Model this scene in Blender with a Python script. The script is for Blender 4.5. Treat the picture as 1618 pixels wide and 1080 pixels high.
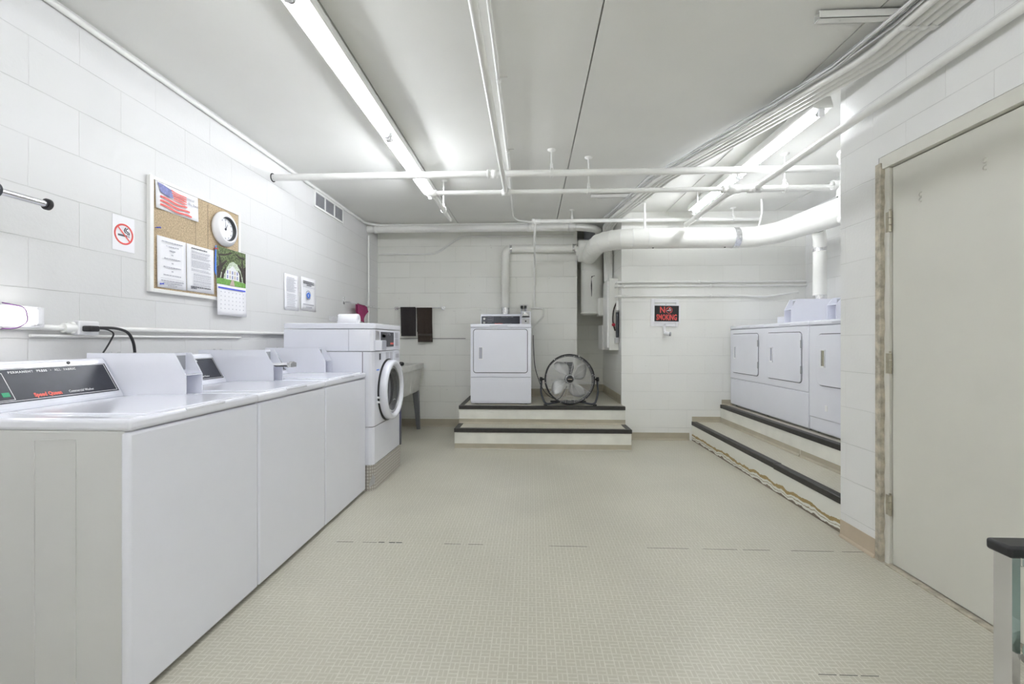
import bpy, bmesh, math, random
from mathutils import Vector, Matrix
R = math.radians
PI = math.pi
scene = bpy.context.scene
for o in list(bpy.data.objects):
    bpy.data.objects.remove(o)
C = scene.collection

# ------------------------------------------------------------------ camera, world, exposure
cam_d = bpy.data.cameras.new('camera')
cam = bpy.data.objects.new('camera', cam_d)
C.objects.link(cam)
cam_d.sensor_width = 36.0
cam_d.lens = 698.0 / 1618.0 * 36.0
cam_d.shift_y = -3.0 / 1618.0
cam_d.clip_start = 0.02
cam.location = (0, 0, 1.14)
cam.rotation_euler = (R(90), 0, math.atan(30.0 / 698.0))
scene.camera = cam
w = bpy.data.worlds.new('world')
scene.world = w
w.use_nodes = True
w.node_tree.nodes['Background'].inputs[0].default_value = (0.8, 0.85, 0.9, 1)
w.node_tree.nodes['Background'].inputs[1].default_value = 0.3
vs = scene.view_settings
vs.view_transform = 'Standard'
vs.look = 'None'
vs.gamma = 1
vs.exposure = 0.98
scene.cycles.diffuse_bounces = 10
scene.cycles.max_bounces = 12
vs.use_curve_mapping = False
TUBE_POWER = 22.0

# ------------------------------------------------------------------ materials
MATS = {}
TC = (0.93, 0.955, 1.0)
def nmat(name):
    m = bpy.data.materials.new(name)
    m.use_nodes = True
    MATS[name] = m
    nt = m.node_tree
    b = nt.nodes['Principled BSDF']
    return m, nt, b
def simple(name, col, rough=0.5, metal=0.0, noise=0.03, nscale=8.0, bump=0.0, coat=0.0, bscale=60.0):
    m, nt, b = nmat(name)
    tc = nt.nodes.new('ShaderNodeTexCoord')
    n = nt.nodes.new('ShaderNodeTexNoise')
    n.inputs['Scale'].default_value = nscale
    n.inputs['Detail'].default_value = 4
    nt.links.new(tc.outputs['Object'], n.inputs['Vector'])
    r = nt.nodes.new('ShaderNodeValToRGB')
    r.color_ramp.elements[0].position = 0.3
    r.color_ramp.elements[1].position = 0.7
    r.color_ramp.elements[0].color = (*[max(0, c * (1 - noise)) for c in col], 1)
    r.color_ramp.elements[1].color = (*[min(1, c * (1 + noise)) for c in col], 1)
    nt.links.new(n.outputs['Fac'], r.inputs['Fac'])
    nt.links.new(r.outputs['Color'], b.inputs['Base Color'])
    b.inputs['Roughness'].default_value = rough
    b.inputs['Metallic'].default_value = metal
    b.inputs['Coat Weight'].default_value = coat
    if bump:
        n2 = nt.nodes.new('ShaderNodeTexNoise')
        n2.inputs['Scale'].default_value = bscale
        n2.inputs['Detail'].default_value = 3
        nt.links.new(tc.outputs['Object'], n2.inputs['Vector'])
        bp = nt.nodes.new('ShaderNodeBump')
        bp.inputs['Strength'].default_value = bump
        bp.inputs['Distance'].default_value = 0.002
        nt.links.new(n2.outputs['Fac'], bp.inputs['Height'])
        nt.links.new(bp.outputs['Normal'], b.inputs['Normal'])
    return m
def math_node(nt, op, a, b=None, c=None):
    n = nt.nodes.new('ShaderNodeMath')
    n.operation = op
    for i, v in enumerate((a, b, c)):
        if v is None: continue
        if isinstance(v, (int, float)): n.inputs[i].default_value = v
        else: nt.links.new(v, n.inputs[i])
    return n.outputs[0]
def vm_z(nt, vm):
    s_ = nt.nodes.new('ShaderNodeSeparateXYZ'); nt.links.new(vm.outputs[0], s_.inputs[0]); return s_.outputs[1]
def block_wall(name, axis, col, dirt, px=0.0, pz=0.125, mort=0.0022, lip=0.75):
    m, nt, b = nmat(name)
    tc = nt.nodes.new('ShaderNodeTexCoord')
    sp = nt.nodes.new('ShaderNodeSeparateXYZ')
    nt.links.new(tc.outputs['Object'], sp.inputs[0])
    u = math_node(nt, 'ADD', sp.outputs[axis], 20.0 * 0.409 - px)
    v = math_node(nt, 'ADD', sp.outputs[2], 20 * 0.205 - pz)
    cb = nt.nodes.new('ShaderNodeCombineXYZ')
    nt.links.new(u, cb.inputs[0]); nt.links.new(v, cb.inputs[1])
    wn = nt.nodes.new('ShaderNodeTexNoise'); wn.inputs['Scale'].default_value = 7; wn.inputs['Detail'].default_value = 3
    nt.links.new(tc.outputs['Object'], wn.inputs['Vector'])
    vm = nt.nodes.new('ShaderNodeVectorMath'); vm.operation = 'MULTIPLY_ADD'
    nt.links.new(wn.outputs['Color'], vm.inputs[0]); vm.inputs[1].default_value = (0.006, 0.006, 0)
    nt.links.new(cb.outputs[0], vm.inputs[2])
    br = nt.nodes.new('ShaderNodeTexBrick')
    br.offset = 0.5; br.squash = 1.0
    br.inputs['Scale'].default_value = 1.0
    br.inputs['Brick Width'].default_value = 0.405
    br.inputs['Row Height'].default_value = 0.205
    br.inputs['Mortar Size'].default_value = mort
    br.inputs['Mortar Smooth'].default_value = 0.6
    br.inputs['Color1'].default_value = (1, 1, 1, 1)
    br.inputs['Color2'].default_value = (0.965, 0.965, 0.96, 1)
    lv = lip ** 0.45
    br.inputs['Mortar'].default_value = (lv, lv, lv * 0.98, 1)
    nt.links.new(vm.outputs[0], br.inputs['Vector'])
    # patchy paint in joints: some joints are filled
    n1 = nt.nodes.new('ShaderNodeTexNoise'); n1.inputs['Scale'].default_value = 3.1; n1.inputs['Detail'].default_value = 6
    nt.links.new(tc.outputs['Object'], n1.inputs['Vector'])
    mr = nt.nodes.new('ShaderNodeMapRange'); mr.inputs[1].default_value = 0.35; mr.inputs[2].default_value = 0.65
    mr.inputs[3].default_value = 0.25; mr.inputs[4].default_value = 1.0
    nt.links.new(n1.outputs['Fac'], mr.inputs[0])
    mx = nt.nodes.new('ShaderNodeMix'); mx.data_type = 'RGBA'; mx.blend_type = 'MULTIPLY'
    nt.links.new(mr.outputs[0], mx.inputs['Factor'])
    mx.inputs['A'].default_value = (*col, 1)
    fz = math_node(nt, 'FRACT', math_node(nt, 'DIVIDE', vm_z(nt, vm), 0.205))
    hz_ = math_node(nt, 'LESS_THAN', math_node(nt, 'MINIMUM', fz, math_node(nt, 'SUBTRACT', 1.0, fz)), 0.0075)
    hc = math_node(nt, 'SUBTRACT', 1.0, math_node(nt, 'MULTIPLY', hz_, 1 - lip))
    hv = nt.nodes.new('ShaderNodeVectorMath'); hv.operation = 'SCALE'
    nt.links.new(br.outputs['Color'], hv.inputs[0]); nt.links.new(hc, hv.inputs['Scale'])
    nt.links.new(hv.outputs[0], mx.inputs['B'])
    # scattered scuffs
    n2 = nt.nodes.new('ShaderNodeTexNoise'); n2.inputs['Scale'].default_value = 22; n2.inputs['Detail'].default_value = 5
    nt.links.new(tc.outputs['Object'], n2.inputs['Vector'])
    m2 = nt.nodes.new('ShaderNodeMapRange'); m2.inputs[1].default_value = 0.70; m2.inputs[2].default_value = 0.80
    m2.inputs[3].default_value = 0.0; m2.inputs[4].default_value = dirt
    nt.links.new(n2.outputs['Fac'], m2.inputs[0])
    mx2 = nt.nodes.new('ShaderNodeMix'); mx2.data_type = 'RGBA'
    nt.links.new(m2.outputs[0], mx2.inputs['Factor'])
    nt.links.new(mx.outputs['Result'], mx2.inputs['A'])
    mx2.inputs['B'].default_value = (0.36, 0.34, 0.30, 1)
    nt.links.new(mx2.outputs['Result'], b.inputs['Base Color'])
    b.inputs['Roughness'].default_value = 0.42
    n3 = nt.nodes.new('ShaderNodeTexNoise'); n3.inputs['Scale'].default_value = 70; n3.inputs['Detail'].default_value = 3
    nt.links.new(tc.outputs['Object'], n3.inputs['Vector'])
    hh = math_node(nt, 'MULTIPLY_ADD', br.outputs['Fac'], -1.6, math_node(nt, 'MULTIPLY', n3.outputs['Fac'], 0.5))
    bp = nt.nodes.new('ShaderNodeBump'); bp.inputs['Strength'].default_value = 0.45; bp.inputs['Distance'].default_value = 0.003
    nt.links.new(hh, bp.inputs['Height'])
    nt.links.new(bp.outputs['Normal'], b.inputs['Normal'])
    return m
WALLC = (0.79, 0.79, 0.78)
WALLB = (0.84, 0.84, 0.80)  # back wall colour lightened to stand in for light at the far end
block_wall('wall_block_side', 1, (0.665, 0.665, 0.665), 0.10, px=1.99)  # left wall colour darkened to offset the strong light near it
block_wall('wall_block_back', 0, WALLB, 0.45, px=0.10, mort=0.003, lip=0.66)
block_wall('wall_block_block', 0, (0.83, 0.83, 0.80), 0.15, px=0.03, pz=0.145)  # block wall colour also lightened, brighter light put into the paint
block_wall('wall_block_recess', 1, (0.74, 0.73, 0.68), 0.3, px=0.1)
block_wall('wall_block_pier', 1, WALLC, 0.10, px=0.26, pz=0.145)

def floor_mat(name, cell=0.034):
    m, nt, b = nmat(name)
    tc = nt.nodes.new('ShaderNodeTexCoord')
    sp = nt.nodes.new('ShaderNodeSeparateXYZ')
    nt.links.new(tc.outputs['Object'], sp.inputs[0])
    u = math_node(nt, 'MULTIPLY', math_node(nt, 'ADD', sp.outputs[0], 30.0), 1 / cell)
    v = math_node(nt, 'MULTIPLY', math_node(nt, 'ADD', sp.outputs[1], 30.0), 1 / cell)
    fu = math_node(nt, 'FRACT', u); fv = math_node(nt, 'FRACT', v)
    par = math_node(nt, 'MODULO', math_node(nt, 'ADD', math_node(nt, 'FLOOR', u), math_node(nt, 'FLOOR', v)), 2.0)
    inv = math_node(nt, 'SUBTRACT', 1.0, par)
    p = math_node(nt, 'ADD', math_node(nt, 'MULTIPLY', fu, par), math_node(nt, 'MULTIPLY', fv, inv))
    q = math_node(nt, 'ADD', math_node(nt, 'MULTIPLY', fv, par), math_node(nt, 'MULTIPLY', fu, inv))
    p2 = math_node(nt, 'FRACT', math_node(nt, 'MULTIPLY', p, 2.0))
    ep = math_node(nt, 'ABSOLUTE', math_node(nt, 'SUBTRACT', p2, 0.5))
    eq = math_node(nt, 'ABSOLUTE', math_node(nt, 'SUBTRACT', q, 0.5))
    l1 = math_node(nt, 'GREATER_THAN', ep, 0.37)
    l2 = math_node(nt, 'GREATER_THAN', eq, 0.44)
    line = math_node(nt, 'MAXIMUM', l1, l2)
    n = nt.nodes.new('ShaderNodeTexNoise'); n.inputs['Scale'].default_value = 45; n.inputs['Detail'].default_value = 4
    nt.links.new(tc.outputs['Object'], n.inputs['Vector'])
    mr = nt.nodes.new('ShaderNodeMapRange'); mr.inputs[1].default_value = 0.3; mr.inputs[2].default_value = 0.7; mr.inputs[3].default_value = 0.35; mr.inputs[4].default_value = 1.0
    nt.links.new(n.outputs['Fac'], mr.inputs[0])
    f = math_node(nt, 'MULTIPLY', line, mr.outputs[0])
    mx = nt.nodes.new('ShaderNodeMix'); mx.data_type = 'RGBA'
    nt.links.new(f, mx.inputs['Factor'])
    mx.inputs['A'].default_value = (0.475, 0.455, 0.375, 1)
    mx.inputs['B'].default_value = (0.62, 0.605, 0.53, 1)
    n2 = nt.nodes.new('ShaderNodeTexNoise'); n2.inputs['Scale'].default_value = 1.4; n2.inputs['Detail'].default_value = 5
    nt.links.new(tc.outputs['Object'], n2.inputs['Vector'])
    m2 = nt.nodes.new('ShaderNodeMapRange'); m2.inputs[1].default_value = 0.3; m2.inputs[2].default_value = 0.7; m2.inputs[3].default_value = 0.93; m2.inputs[4].default_value = 1.06
    nt.links.new(n2.outputs['Fac'], m2.inputs[0])
    mm = nt.nodes.new('ShaderNodeVectorMath'); mm.operation = 'SCALE'
    nt.links.new(mx.outputs['Result'], mm.inputs[0]); nt.links.new(m2.outputs[0], mm.inputs['Scale'])
    # small scuffs
    n3 = nt.nodes.new('ShaderNodeTexNoise'); n3.inputs['Scale'].default_value = 30; n3.inputs['Detail'].default_value = 2
    nt.links.new(tc.outputs['Object'], n3.inputs['Vector'])
    m3 = nt.nodes.new('ShaderNodeMapRange'); m3.inputs[1].default_value = 0.775; m3.inputs[2].default_value = 0.80; m3.inputs[3].default_value = 0; m3.inputs[4].default_value = 0.6
    nt.links.new(n3.outputs['Fac'], m3.inputs[0])
    mx3 = nt.nodes.new('ShaderNodeMix'); mx3.data_type = 'RGBA'
    nt.links.new(m3.outputs[0], mx3.inputs['Factor']); nt.links.new(mm.outputs[0], mx3.inputs['A'])
    mx3.inputs['B'].default_value = (0.14, 0.12, 0.09, 1)
    nt.links.new(mx3.outputs['Result'], b.inputs['Base Color'])
    b.inputs['Roughness'].default_value = 0.34
    bp = nt.nodes.new('ShaderNodeBump'); bp.inputs['Strength'].default_value = 0.25; bp.inputs['Distance'].default_value = 0.001
    nt.links.new(line, bp.inputs['Height']); nt.links.new(bp.outputs['Normal'], b.inputs['Normal'])
    return m
floor_mat('vinyl_floor')
def band_mat(name, col, z0, z1, freq):
    """painted riser with scraped adhesive remains along its foot"""
    m, nt, b = nmat(name)
    tc = nt.nodes.new('ShaderNodeTexCoord')
    sp = nt.nodes.new('ShaderNodeSeparateXYZ'); nt.links.new(tc.outputs['Object'], sp.inputs[0])
    n = nt.nodes.new('ShaderNodeTexNoise'); n.inputs['Scale'].default_value = freq; n.inputs['Detail'].default_value = 5
    nt.links.new(tc.outputs['Object'], n.inputs['Vector'])
    zz = math_node(nt, 'ADD', sp.outputs[2], math_node(nt, 'MULTIPLY', math_node(nt, 'SUBTRACT', n.outputs['Fac'], 0.5), 0.07))
    r = nt.nodes.new('ShaderNodeValToRGB')
    mr = nt.nodes.new('ShaderNodeMapRange'); mr.inputs[1].default_value = 0.0; mr.inputs[2].default_value = 0.1
    nt.links.new(zz, mr.inputs[0]); nt.links.new(mr.outputs[0], r.inputs['Fac'])
    cr = r.color_ramp; cr.interpolation = 'CONSTANT'
    tan = (0.40, 0.29, 0.12, 1); wh = (*col, 1)
    cr.elements[0].position = 0; cr.elements[0].color = (0.20, 0.16, 0.12, 1)
    cr.elements[1].position = 0.14; cr.elements[1].color = wh
    for p, c in ((0.30, (0.28, 0.22, 0.12, 1)), (0.34, wh), (0.50, tan), (0.72, wh)):
        e = cr.elements.new(p); e.color = c
    nt.links.new(r.outputs['Color'], b.inputs['Base Color'])
    b.inputs['Roughness'].default_value = 0.5
simple('ceiling_paint', (0.80, 0.80, 0.775), 0.55, noise=0.03, nscale=1.5, bump=0.15)
simple('seam_dark', (0.03, 0.03, 0.03), 0.9)
simple('white_paint', (0.82, 0.82, 0.80), 0.32, noise=0.02)
simple('pipe_paint', (0.82, 0.82, 0.80), 0.30, noise=0.025, nscale=12)
simple('duct_paint', (0.82, 0.82, 0.78), 0.35, noise=0.04, nscale=4)
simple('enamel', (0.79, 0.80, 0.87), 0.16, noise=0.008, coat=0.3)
simple('enamel_side_shaded', (0.62, 0.62, 0.615), 0.20, noise=0.01, coat=0.2)  # darker copy of enamel, shade on the washer sides put into its colour
simple('gap_dark', (0.10, 0.10, 0.12), 0.7)
simple('plastic_white', (0.82, 0.82, 0.84), 0.3, noise=0.01)
simple('black_plastic', (0.016, 0.016, 0.018), 0.4)
simple('dark_grey', (0.05, 0.055, 0.065), 0.35)
simple('console_black', (0.045, 0.048, 0.062), 0.3, noise=0.08, nscale=30)
simple('print_white', (0.8, 0.8, 0.82), 0.5)
simple('print_grey', (0.42, 0.42, 0.47), 0.6)
simple('print_dark', (0.08, 0.08, 0.10), 0.6)
simple('print_red', (0.75, 0.10, 0.09), 0.5)
simple('brand_red', (0.80, 0.13, 0.10), 0.4)
simple('flag_blue', (0.20, 0.22, 0.45), 0.6, noise=0.3, nscale=90)
simple('print_blue', (0.10, 0.13, 0.62), 0.5)
simple('logo_blue', (0.08, 0.22, 0.72), 0.5)
simple('green_led', (0.02, 0.33, 0.16), 0.4)
simple('paper', (0.84, 0.84, 0.87), 0.7, noise=0.01)
simple('cork', (0.46, 0.36, 0.235), 0.85, noise=0.32, nscale=130, bump=0.3, bscale=130)
simple('aluminium', (0.72, 0.72, 0.74), 0.35, 0.6, noise=0.04)
simple('foil', (0.75, 0.75, 0.77), 0.22, 0.9, noise=0.2, nscale=50, bump=0.8, bscale=50)
simple('chrome', (0.72, 0.72, 0.74), 0.12, 1.0, noise=0.03)
simple('steel', (0.50, 0.50, 0.51), 0.35, 0.8, noise=0.08, nscale=40)
simple('grey_metal', (0.38, 0.39, 0.42), 0.4, 0.4, noise=0.1)
simple('cell_grey', (0.42, 0.43, 0.50), 0.45)
simple('tread_black', (0.035, 0.033, 0.030), 0.45, noise=0.2, nscale=30)
simple('riser_paint', (0.78, 0.775, 0.71), 0.5, noise=0.08, nscale=5, bump=0.2)
simple('cove_tan', (0.44, 0.40, 0.31), 0.45, noise=0.06)
simple('cove_lip', (0.60, 0.59, 0.53), 0.45)
simple('cove_pink', (0.52, 0.435, 0.33), 0.4, noise=0.08)
simple('door_paint', (0.66, 0.65, 0.59), 0.38, noise=0.025, nscale=3)
simple('jamb_paint', (0.68, 0.67, 0.61), 0.4, noise=0.04)
simple('caulk', (0.45, 0.41, 0.33), 0.7, noise=0.35, nscale=25, bump=0.9, bscale=40)
simple('hinge_brass', (0.42, 0.39, 0.30), 0.4, 0.3, noise=0.1, nscale=60)
simple('towel_black', (0.033, 0.028, 0.029), 0.95, noise=0.2, nscale=120, bump=0.8, bscale=300)
simple('towel_brown', (0.040, 0.028, 0.022), 0.95, noise=0.25, nscale=120, bump=0.8, bscale=300)
simple('rag_magenta', (0.30, 0.035, 0.12), 0.9, noise=0.2, nscale=60, bump=0.5, bscale=200)
simple('sink_plastic', (0.62, 0.62, 0.585), 0.5, noise=0.08, nscale=9)
simple('navy', (0.015, 0.02, 0.16), 0.4)
simple('leg_grey', (0.16, 0.165, 0.18), 0.45)
simple('chair_green', (0.25, 0.33, 0.28), 0.4, noise=0.04, bump=0.1)
simple('fan_blade', (0.60, 0.60, 0.585), 0.35, 0.3)
simple('glass_dark', (0.05, 0.05, 0.055), 0.08)
simple('vent_grey', (0.36, 0.36, 0.37), 0.6)
simple('leaf_green', (0.12, 0.16, 0.07), 0.6, noise=0.9, nscale=110)
simple('trunk_dark', (0.045, 0.035, 0.03), 0.7, noise=0.5, nscale=120)
simple('lawn_green', (0.17, 0.36, 0.08), 0.6, noise=0.3, nscale=100)
simple('path_pink', (0.55, 0.42, 0.40), 0.6)
simple('sky_pale', (0.55, 0.62, 0.50), 0.6, noise=0.4, nscale=150)
simple('cable_grey', (0.42, 0.42, 0.44), 0.5, noise=0.3, nscale=20)
simple('purple', (0.12, 0.03, 0.16), 0.5)
simple('red_tag', (0.45, 0.02, 0.04), 0.5)
band_mat('riser_scraped', (0.78, 0.775, 0.71), 0.0, 0.1, 9.0)
MATS['console_black'].node_tree.nodes['Principled BSDF'].inputs['Specular IOR Level'].default_value = 0.25
# diamond plate
m, nt, b = nmat('diamond_plate')
tc = nt.nodes.new('ShaderNodeTexCoord'); sp = nt.nodes.new('ShaderNodeSeparateXYZ'); nt.links.new(tc.outputs['Object'], sp.inputs[0])
uu = math_node(nt, 'SINE', math_node(nt, 'MULTIPLY', math_node(nt, 'ADD', math_node(nt, 'ADD', sp.outputs[1], sp.outputs[0]), sp.outputs[2]), 130.0))
vv = math_node(nt, 'SINE', math_node(nt, 'MULTIPLY', math_node(nt, 'SUBTRACT', math_node(nt, 'ADD', sp.outputs[1], sp.outputs[0]), sp.outputs[2]), 130.0))
g = math_node(nt, 'GREATER_THAN', math_node(nt, 'MULTIPLY', uu, vv), 0.12)
mx = nt.nodes.new('ShaderNodeMix'); mx.data_type = 'RGBA'; nt.links.new(g, mx.inputs['Factor'])
mx.inputs['A'].default_value = (0.42, 0.39, 0.35, 1); mx.inputs['B'].default_value = (0.62, 0.60, 0.57, 1)
nt.links.new(mx.outputs['Result'], b.inputs['Base Color']); b.inputs['Roughness'].default_value = 0.4; b.inputs['Metallic'].default_value = 0.35
bp = nt.nodes.new('ShaderNodeBump'); bp.inputs['Strength'].default_value = 0.5; bp.inputs['Distance'].default_value = 0.002
nt.links.new(g, bp.inputs['Height']); nt.links.new(bp.outputs['Normal'], b.inputs['Normal'])
def emis(name, col, s):
    m, nt, b = nmat(name)
    b.inputs['Base Color'].default_value = (*col, 1)
    b.inputs['Emission Color'].default_value = (*col, 1)
    b.inputs['Emission Strength'].default_value = s
emis('tube_light', TC, TUBE_POWER)
emis('tube_light_bright', TC, TUBE_POWER * 2.15)
emis('tube_light_raised', TC, TUBE_POWER * 1.55)  # emission raised to bring more light to the right and back
emis('tube_light_dim', TC, TUBE_POWER * .45)
emis('tube_light_lowered', TC, TUBE_POWER * .75)  # emission lowered to keep the near left wall from blowing out
emis('lens_light', (1.0, 0.99, 0.98), 3.0)
m, nt, b = nmat('door_glass')
b.inputs['Base Color'].default_value = (0.35, 0.36, 0.37, 1); b.inputs['Roughness'].default_value = 0.05
b.inputs['Transmission Weight'].default_value = 0.75; b.inputs['IOR'].default_value = 1.4

# ------------------------------------------------------------------ mesh builder
class MB:
    def __init__(self): self.v = []; self.f = []; self.s = []
    def add(self, vs_, fs, smooth=False):
        n = len(self.v); self.v += [Vector(p) for p in vs_]
        for f in fs: self.f.append([i + n for i in f]); self.s.append(smooth)
        return self
    def box(self, x0, x1, y0, y1, z0, z1):
        x0, x1 = sorted((x0, x1)); y0, y1 = sorted((y0, y1)); z0, z1 = sorted((z0, z1))
        vs_ = [(x, y, z) for z in (z0, z1) for y in (y0, y1) for x in (x0, x1)]
        return self.add(vs_, [(0, 2, 3, 1), (4, 5, 7, 6), (0, 1, 5, 4), (2, 6, 7, 3), (0, 4, 6, 2), (1, 3, 7, 5)])
    def rbox(self, x0, x1, y0, y1, z0, z1, r=0.01, seg=3):
        x0, x1 = sorted((x0, x1)); y0, y1 = sorted((y0, y1)); z0, z1 = sorted((z0, z1))
        r = min(r, (x1 - x0) * .49, (y1 - y0) * .49, (z1 - z0) * .49)
        bm = bmesh.new()
        bmesh.ops.create_cube(bm, size=1)
        for v in bm.verts:
            v.co = Vector(((x0 + x1) / 2 + v.co.x * (x1 - x0), (y0 + y1) / 2 + v.co.y * (y1 - y0), (z0 + z1) / 2 + v.co.z * (z1 - z0)))
        bmesh.ops.bevel(bm, geom=list(bm.edges), offset=r, segments=seg, profile=0.5, affect='EDGES')
        bm.verts.ensure_lookup_table()
        n = len(self.v); self.v += [v.co.copy() for v in bm.verts]
        for f in bm.faces:
            self.f.append([v.index + n for v in f.verts]); self.s.append(f.calc_area() < 4 * r * max(x1 - x0, y1 - y0, z1 - z0) and len(f.verts) <= 4 and min(e.calc_length() for e in f.edges) < r)
        bm.free()
        return self
    def prism(self, prof, a0, a1, axis='y'):
        """profile: list of (p,q); axis y -> (x,z); axis x -> (y,z); axis z -> (x,y)"""
        def P(p, q, a):
            return {'y': (p, a, q), 'x': (a, p, q), 'z': (p, q, a)}[axis]
        n = len(prof)
        vs_ = [P(p, q, a0) for p, q in prof] + [P(p, q, a1) for p, q in prof]
        fs = [tuple(range(n)), tuple(range(2 * n - 1, n - 1, -1))] + [(i, (i + 1) % n, n + (i + 1) % n, n + i) for i in range(n)]
        return self.add(vs_, fs)
    def tube(self, path, r, seg=12, caps=True, closed=False):
        pts = [Vector(p) for p in path]
        n = len(pts)
        rs = r if isinstance(r, (list, tuple)) else [r] * n
        vs_ = []
        t0 = (pts[1] - pts[0]).normalized()
        up = Vector((0, 0, 1)) if abs(t0.z) < 0.9 else Vector((1, 0, 0))
        nrm = (up - t0 * up.dot(t0)).normalized()
        for i, p in enumerate(pts):
            if closed: t = (pts[(i + 1) % n] - pts[i - 1]).normalized()
            elif i == 0: t = t0
            elif i == n - 1: t = (pts[i] - pts[i - 1]).normalized()
            else: t = ((pts[i + 1] - pts[i]).normalized() + (pts[i] - pts[i - 1]).normalized()).normalized()
            nrm = (nrm - t * nrm.dot(t))
            nrm = nrm.normalized() if nrm.length > 1e-6 else t.orthogonal().normalized()
            bn = t.cross(nrm)
            for k in range(seg):
                a = 2 * PI * k / seg
                vs_.append(p + (nrm * math.cos(a) + bn * math.sin(a)) * rs[i])
        fs = []
        for i in range(n if closed else n - 1):
            j = (i + 1) % n
            for k in range(seg):
                l = (k + 1) % seg
                fs.append((i * seg + k, i * seg + l, j * seg + l, j * seg + k))
        self.add(vs_, fs, True)
        if caps and not closed:
            self.add(vs_[:seg], [tuple(range(seg - 1, -1, -1))])
            self.add(vs_[-seg:], [tuple(range(seg))])
        return self
    def cyl(self, a, b, r, seg=20): return self.tube([a, b], r, seg)
    def lathe(self, c, axis, prof, seg=40, closed=False):
        """prof: (dist along axis, radius) list"""
        ax = Vector(axis).normalized(); u = ax.orthogonal().normalized(); v = ax.cross(u); c = Vector(c)
        n = len(prof); vs_ = []
        for d, r in prof:
            for k in range(seg):
                a = 2 * PI * k / seg
                vs_.append(c + ax * d + (u * math.cos(a) + v * math.sin(a)) * r)
        fs = []
        for i in range(n if closed else n - 1):
            j = (i + 1) % n
            for k in range(seg):
                l = (k + 1) % seg
                fs.append((i * seg + k, i * seg + l, j * seg + l, j * seg + k))
        return self.add(vs_, fs, True)
    def grid(self, fn, nu, nv, smooth=True):
        vs_ = [fn(i / nu, j / nv) for j in range(nv + 1) for i in range(nu + 1)]
        fs = [(j * (nu + 1) + i, j * (nu + 1) + i + 1, (j + 1) * (nu + 1) + i + 1, (j + 1) * (nu + 1) + i) for j in range(nv) for i in range(nu)]
        return self.add(vs_, fs, smooth)
    def build(self, name, mat, parent=None, bevel=0.0, solid=0.0, **tags):
        org = Vector((0, 0, 0)); p = parent
        while p is not None: org += Vector(p.location); p = p.parent
        me = bpy.data.meshes.new(name)
        me.from_pydata([tuple(v - org) for v in self.v], [], self.f)
        me.polygons.foreach_set('use_smooth', self.s)
        me.materials.append(MATS[mat])
        me.update()
        bm = bmesh.new(); bm.from_mesh(me); bmesh.ops.recalc_face_normals(bm, faces=bm.faces); bm.to_mesh(me); bm.free()
        o = bpy.data.objects.new(name, me); C.objects.link(o)
        if parent is not None: o.parent = parent
        if solid:
            s_ = o.modifiers.new('solidify', 'SOLIDIFY'); s_.thickness = solid; s_.offset = 0
        if bevel:
            bv = o.modifiers.new('bevel', 'BEVEL'); bv.width = bevel; bv.segments = 2; bv.limit_method = 'ANGLE'
        for k, v in tags.items(): o[k] = v
        return o
def thing(name, loc, label, cat, group=None):
    o = bpy.data.objects.new(name, None); C.objects.link(o)
    o.empty_display_size = 0.05
    o.location = loc; o['label'] = label; o['category'] = cat
    if group: o['group'] = group
    return o
def tag(o, label, cat, group=None):
    o['label'] = label; o['category'] = cat
    if group: o['group'] = group
    return o
def struct(o): o['kind'] = 'structure'; return o
def kids(o): return [c for c in bpy.data.objects if c.parent is o]
def copy_tree(o, parent=None):
    c = o.copy(); C.objects.link(c)
    if parent is not None: c.parent = parent
    for ch in kids(o): copy_tree(ch, c)
    return c
def arc(c, r, a0, a1, plane, n=8):
    """arc points; plane e.g. ('x','y'): centre c, angles in degrees"""
    out = []
    for i in range(n + 1):
        a = R(a0 + (a1 - a0) * i / n); p = Vector(c)
        d = {'x': Vector((1, 0, 0)), 'y': Vector((0, 1, 0)), 'z': Vector((0, 0, 1))}
        out.append(p + d[plane[0]] * r * math.cos(a) + d[plane[1]] * r * math.sin(a))
    return out
def smooth_path(pts, rad=0.06, n=5):
    P = [Vector(p) for p in pts]; out = [P[0]]
    for i in range(1, len(P) - 1):
        a = P[i - 1] - P[i]; b_ = P[i + 1] - P[i]
        r_ = min(rad, a.length * .45, b_.length * .45)
        s, e = P[i] + a.normalized() * r_, P[i] + b_.normalized() * r_
        for k in range(n + 1):
            t = k / n
            out.append(s * (1 - t) ** 2 + P[i] * 2 * t * (1 - t) + e * t * t)
    out.append(P[-1]); return out
def text(name, s, size, mat, origin, right, up, parent, sx=1.0, ext=0.0006, align='CENTER', spacing=1.0, bold=0.0, **tags):
    cu = bpy.data.curves.new('t', 'FONT'); cu.body = s; cu.size = size; cu.align_x = align; cu.align_y = 'CENTER'
    cu.extrude = ext; cu.resolution_u = 2; cu.space_character = spacing; cu.offset = bold
    to = bpy.data.objects.new('t', cu); C.objects.link(to)
    dg = bpy.context.evaluated_depsgraph_get()
    me = bpy.data.meshes.new_from_object(to.evaluated_get(dg))
    bpy.data.objects.remove(to); bpy.data.curves.remove(cu)
    r_ = Vector(right).normalized(); u_ = Vector(up).normalized(); n_ = r_.cross(u_)
    org = Vector((0, 0, 0)); p = parent
    while p is not None: org += Vector(p.location); p = p.parent
    for v in me.vertices:
        v.co = Vector(origin) - org + r_ * v.co.x * sx + u_ * v.co.y + n_ * v.co.z
    me.materials.clear(); me.materials.append(MATS[mat]); me.name = name
    o = bpy.data.objects.new(name, me); C.objects.link(o)
    if parent is not None: o.parent = parent
    for k, v in tags.items(): o[k] = v
    return o

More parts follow.
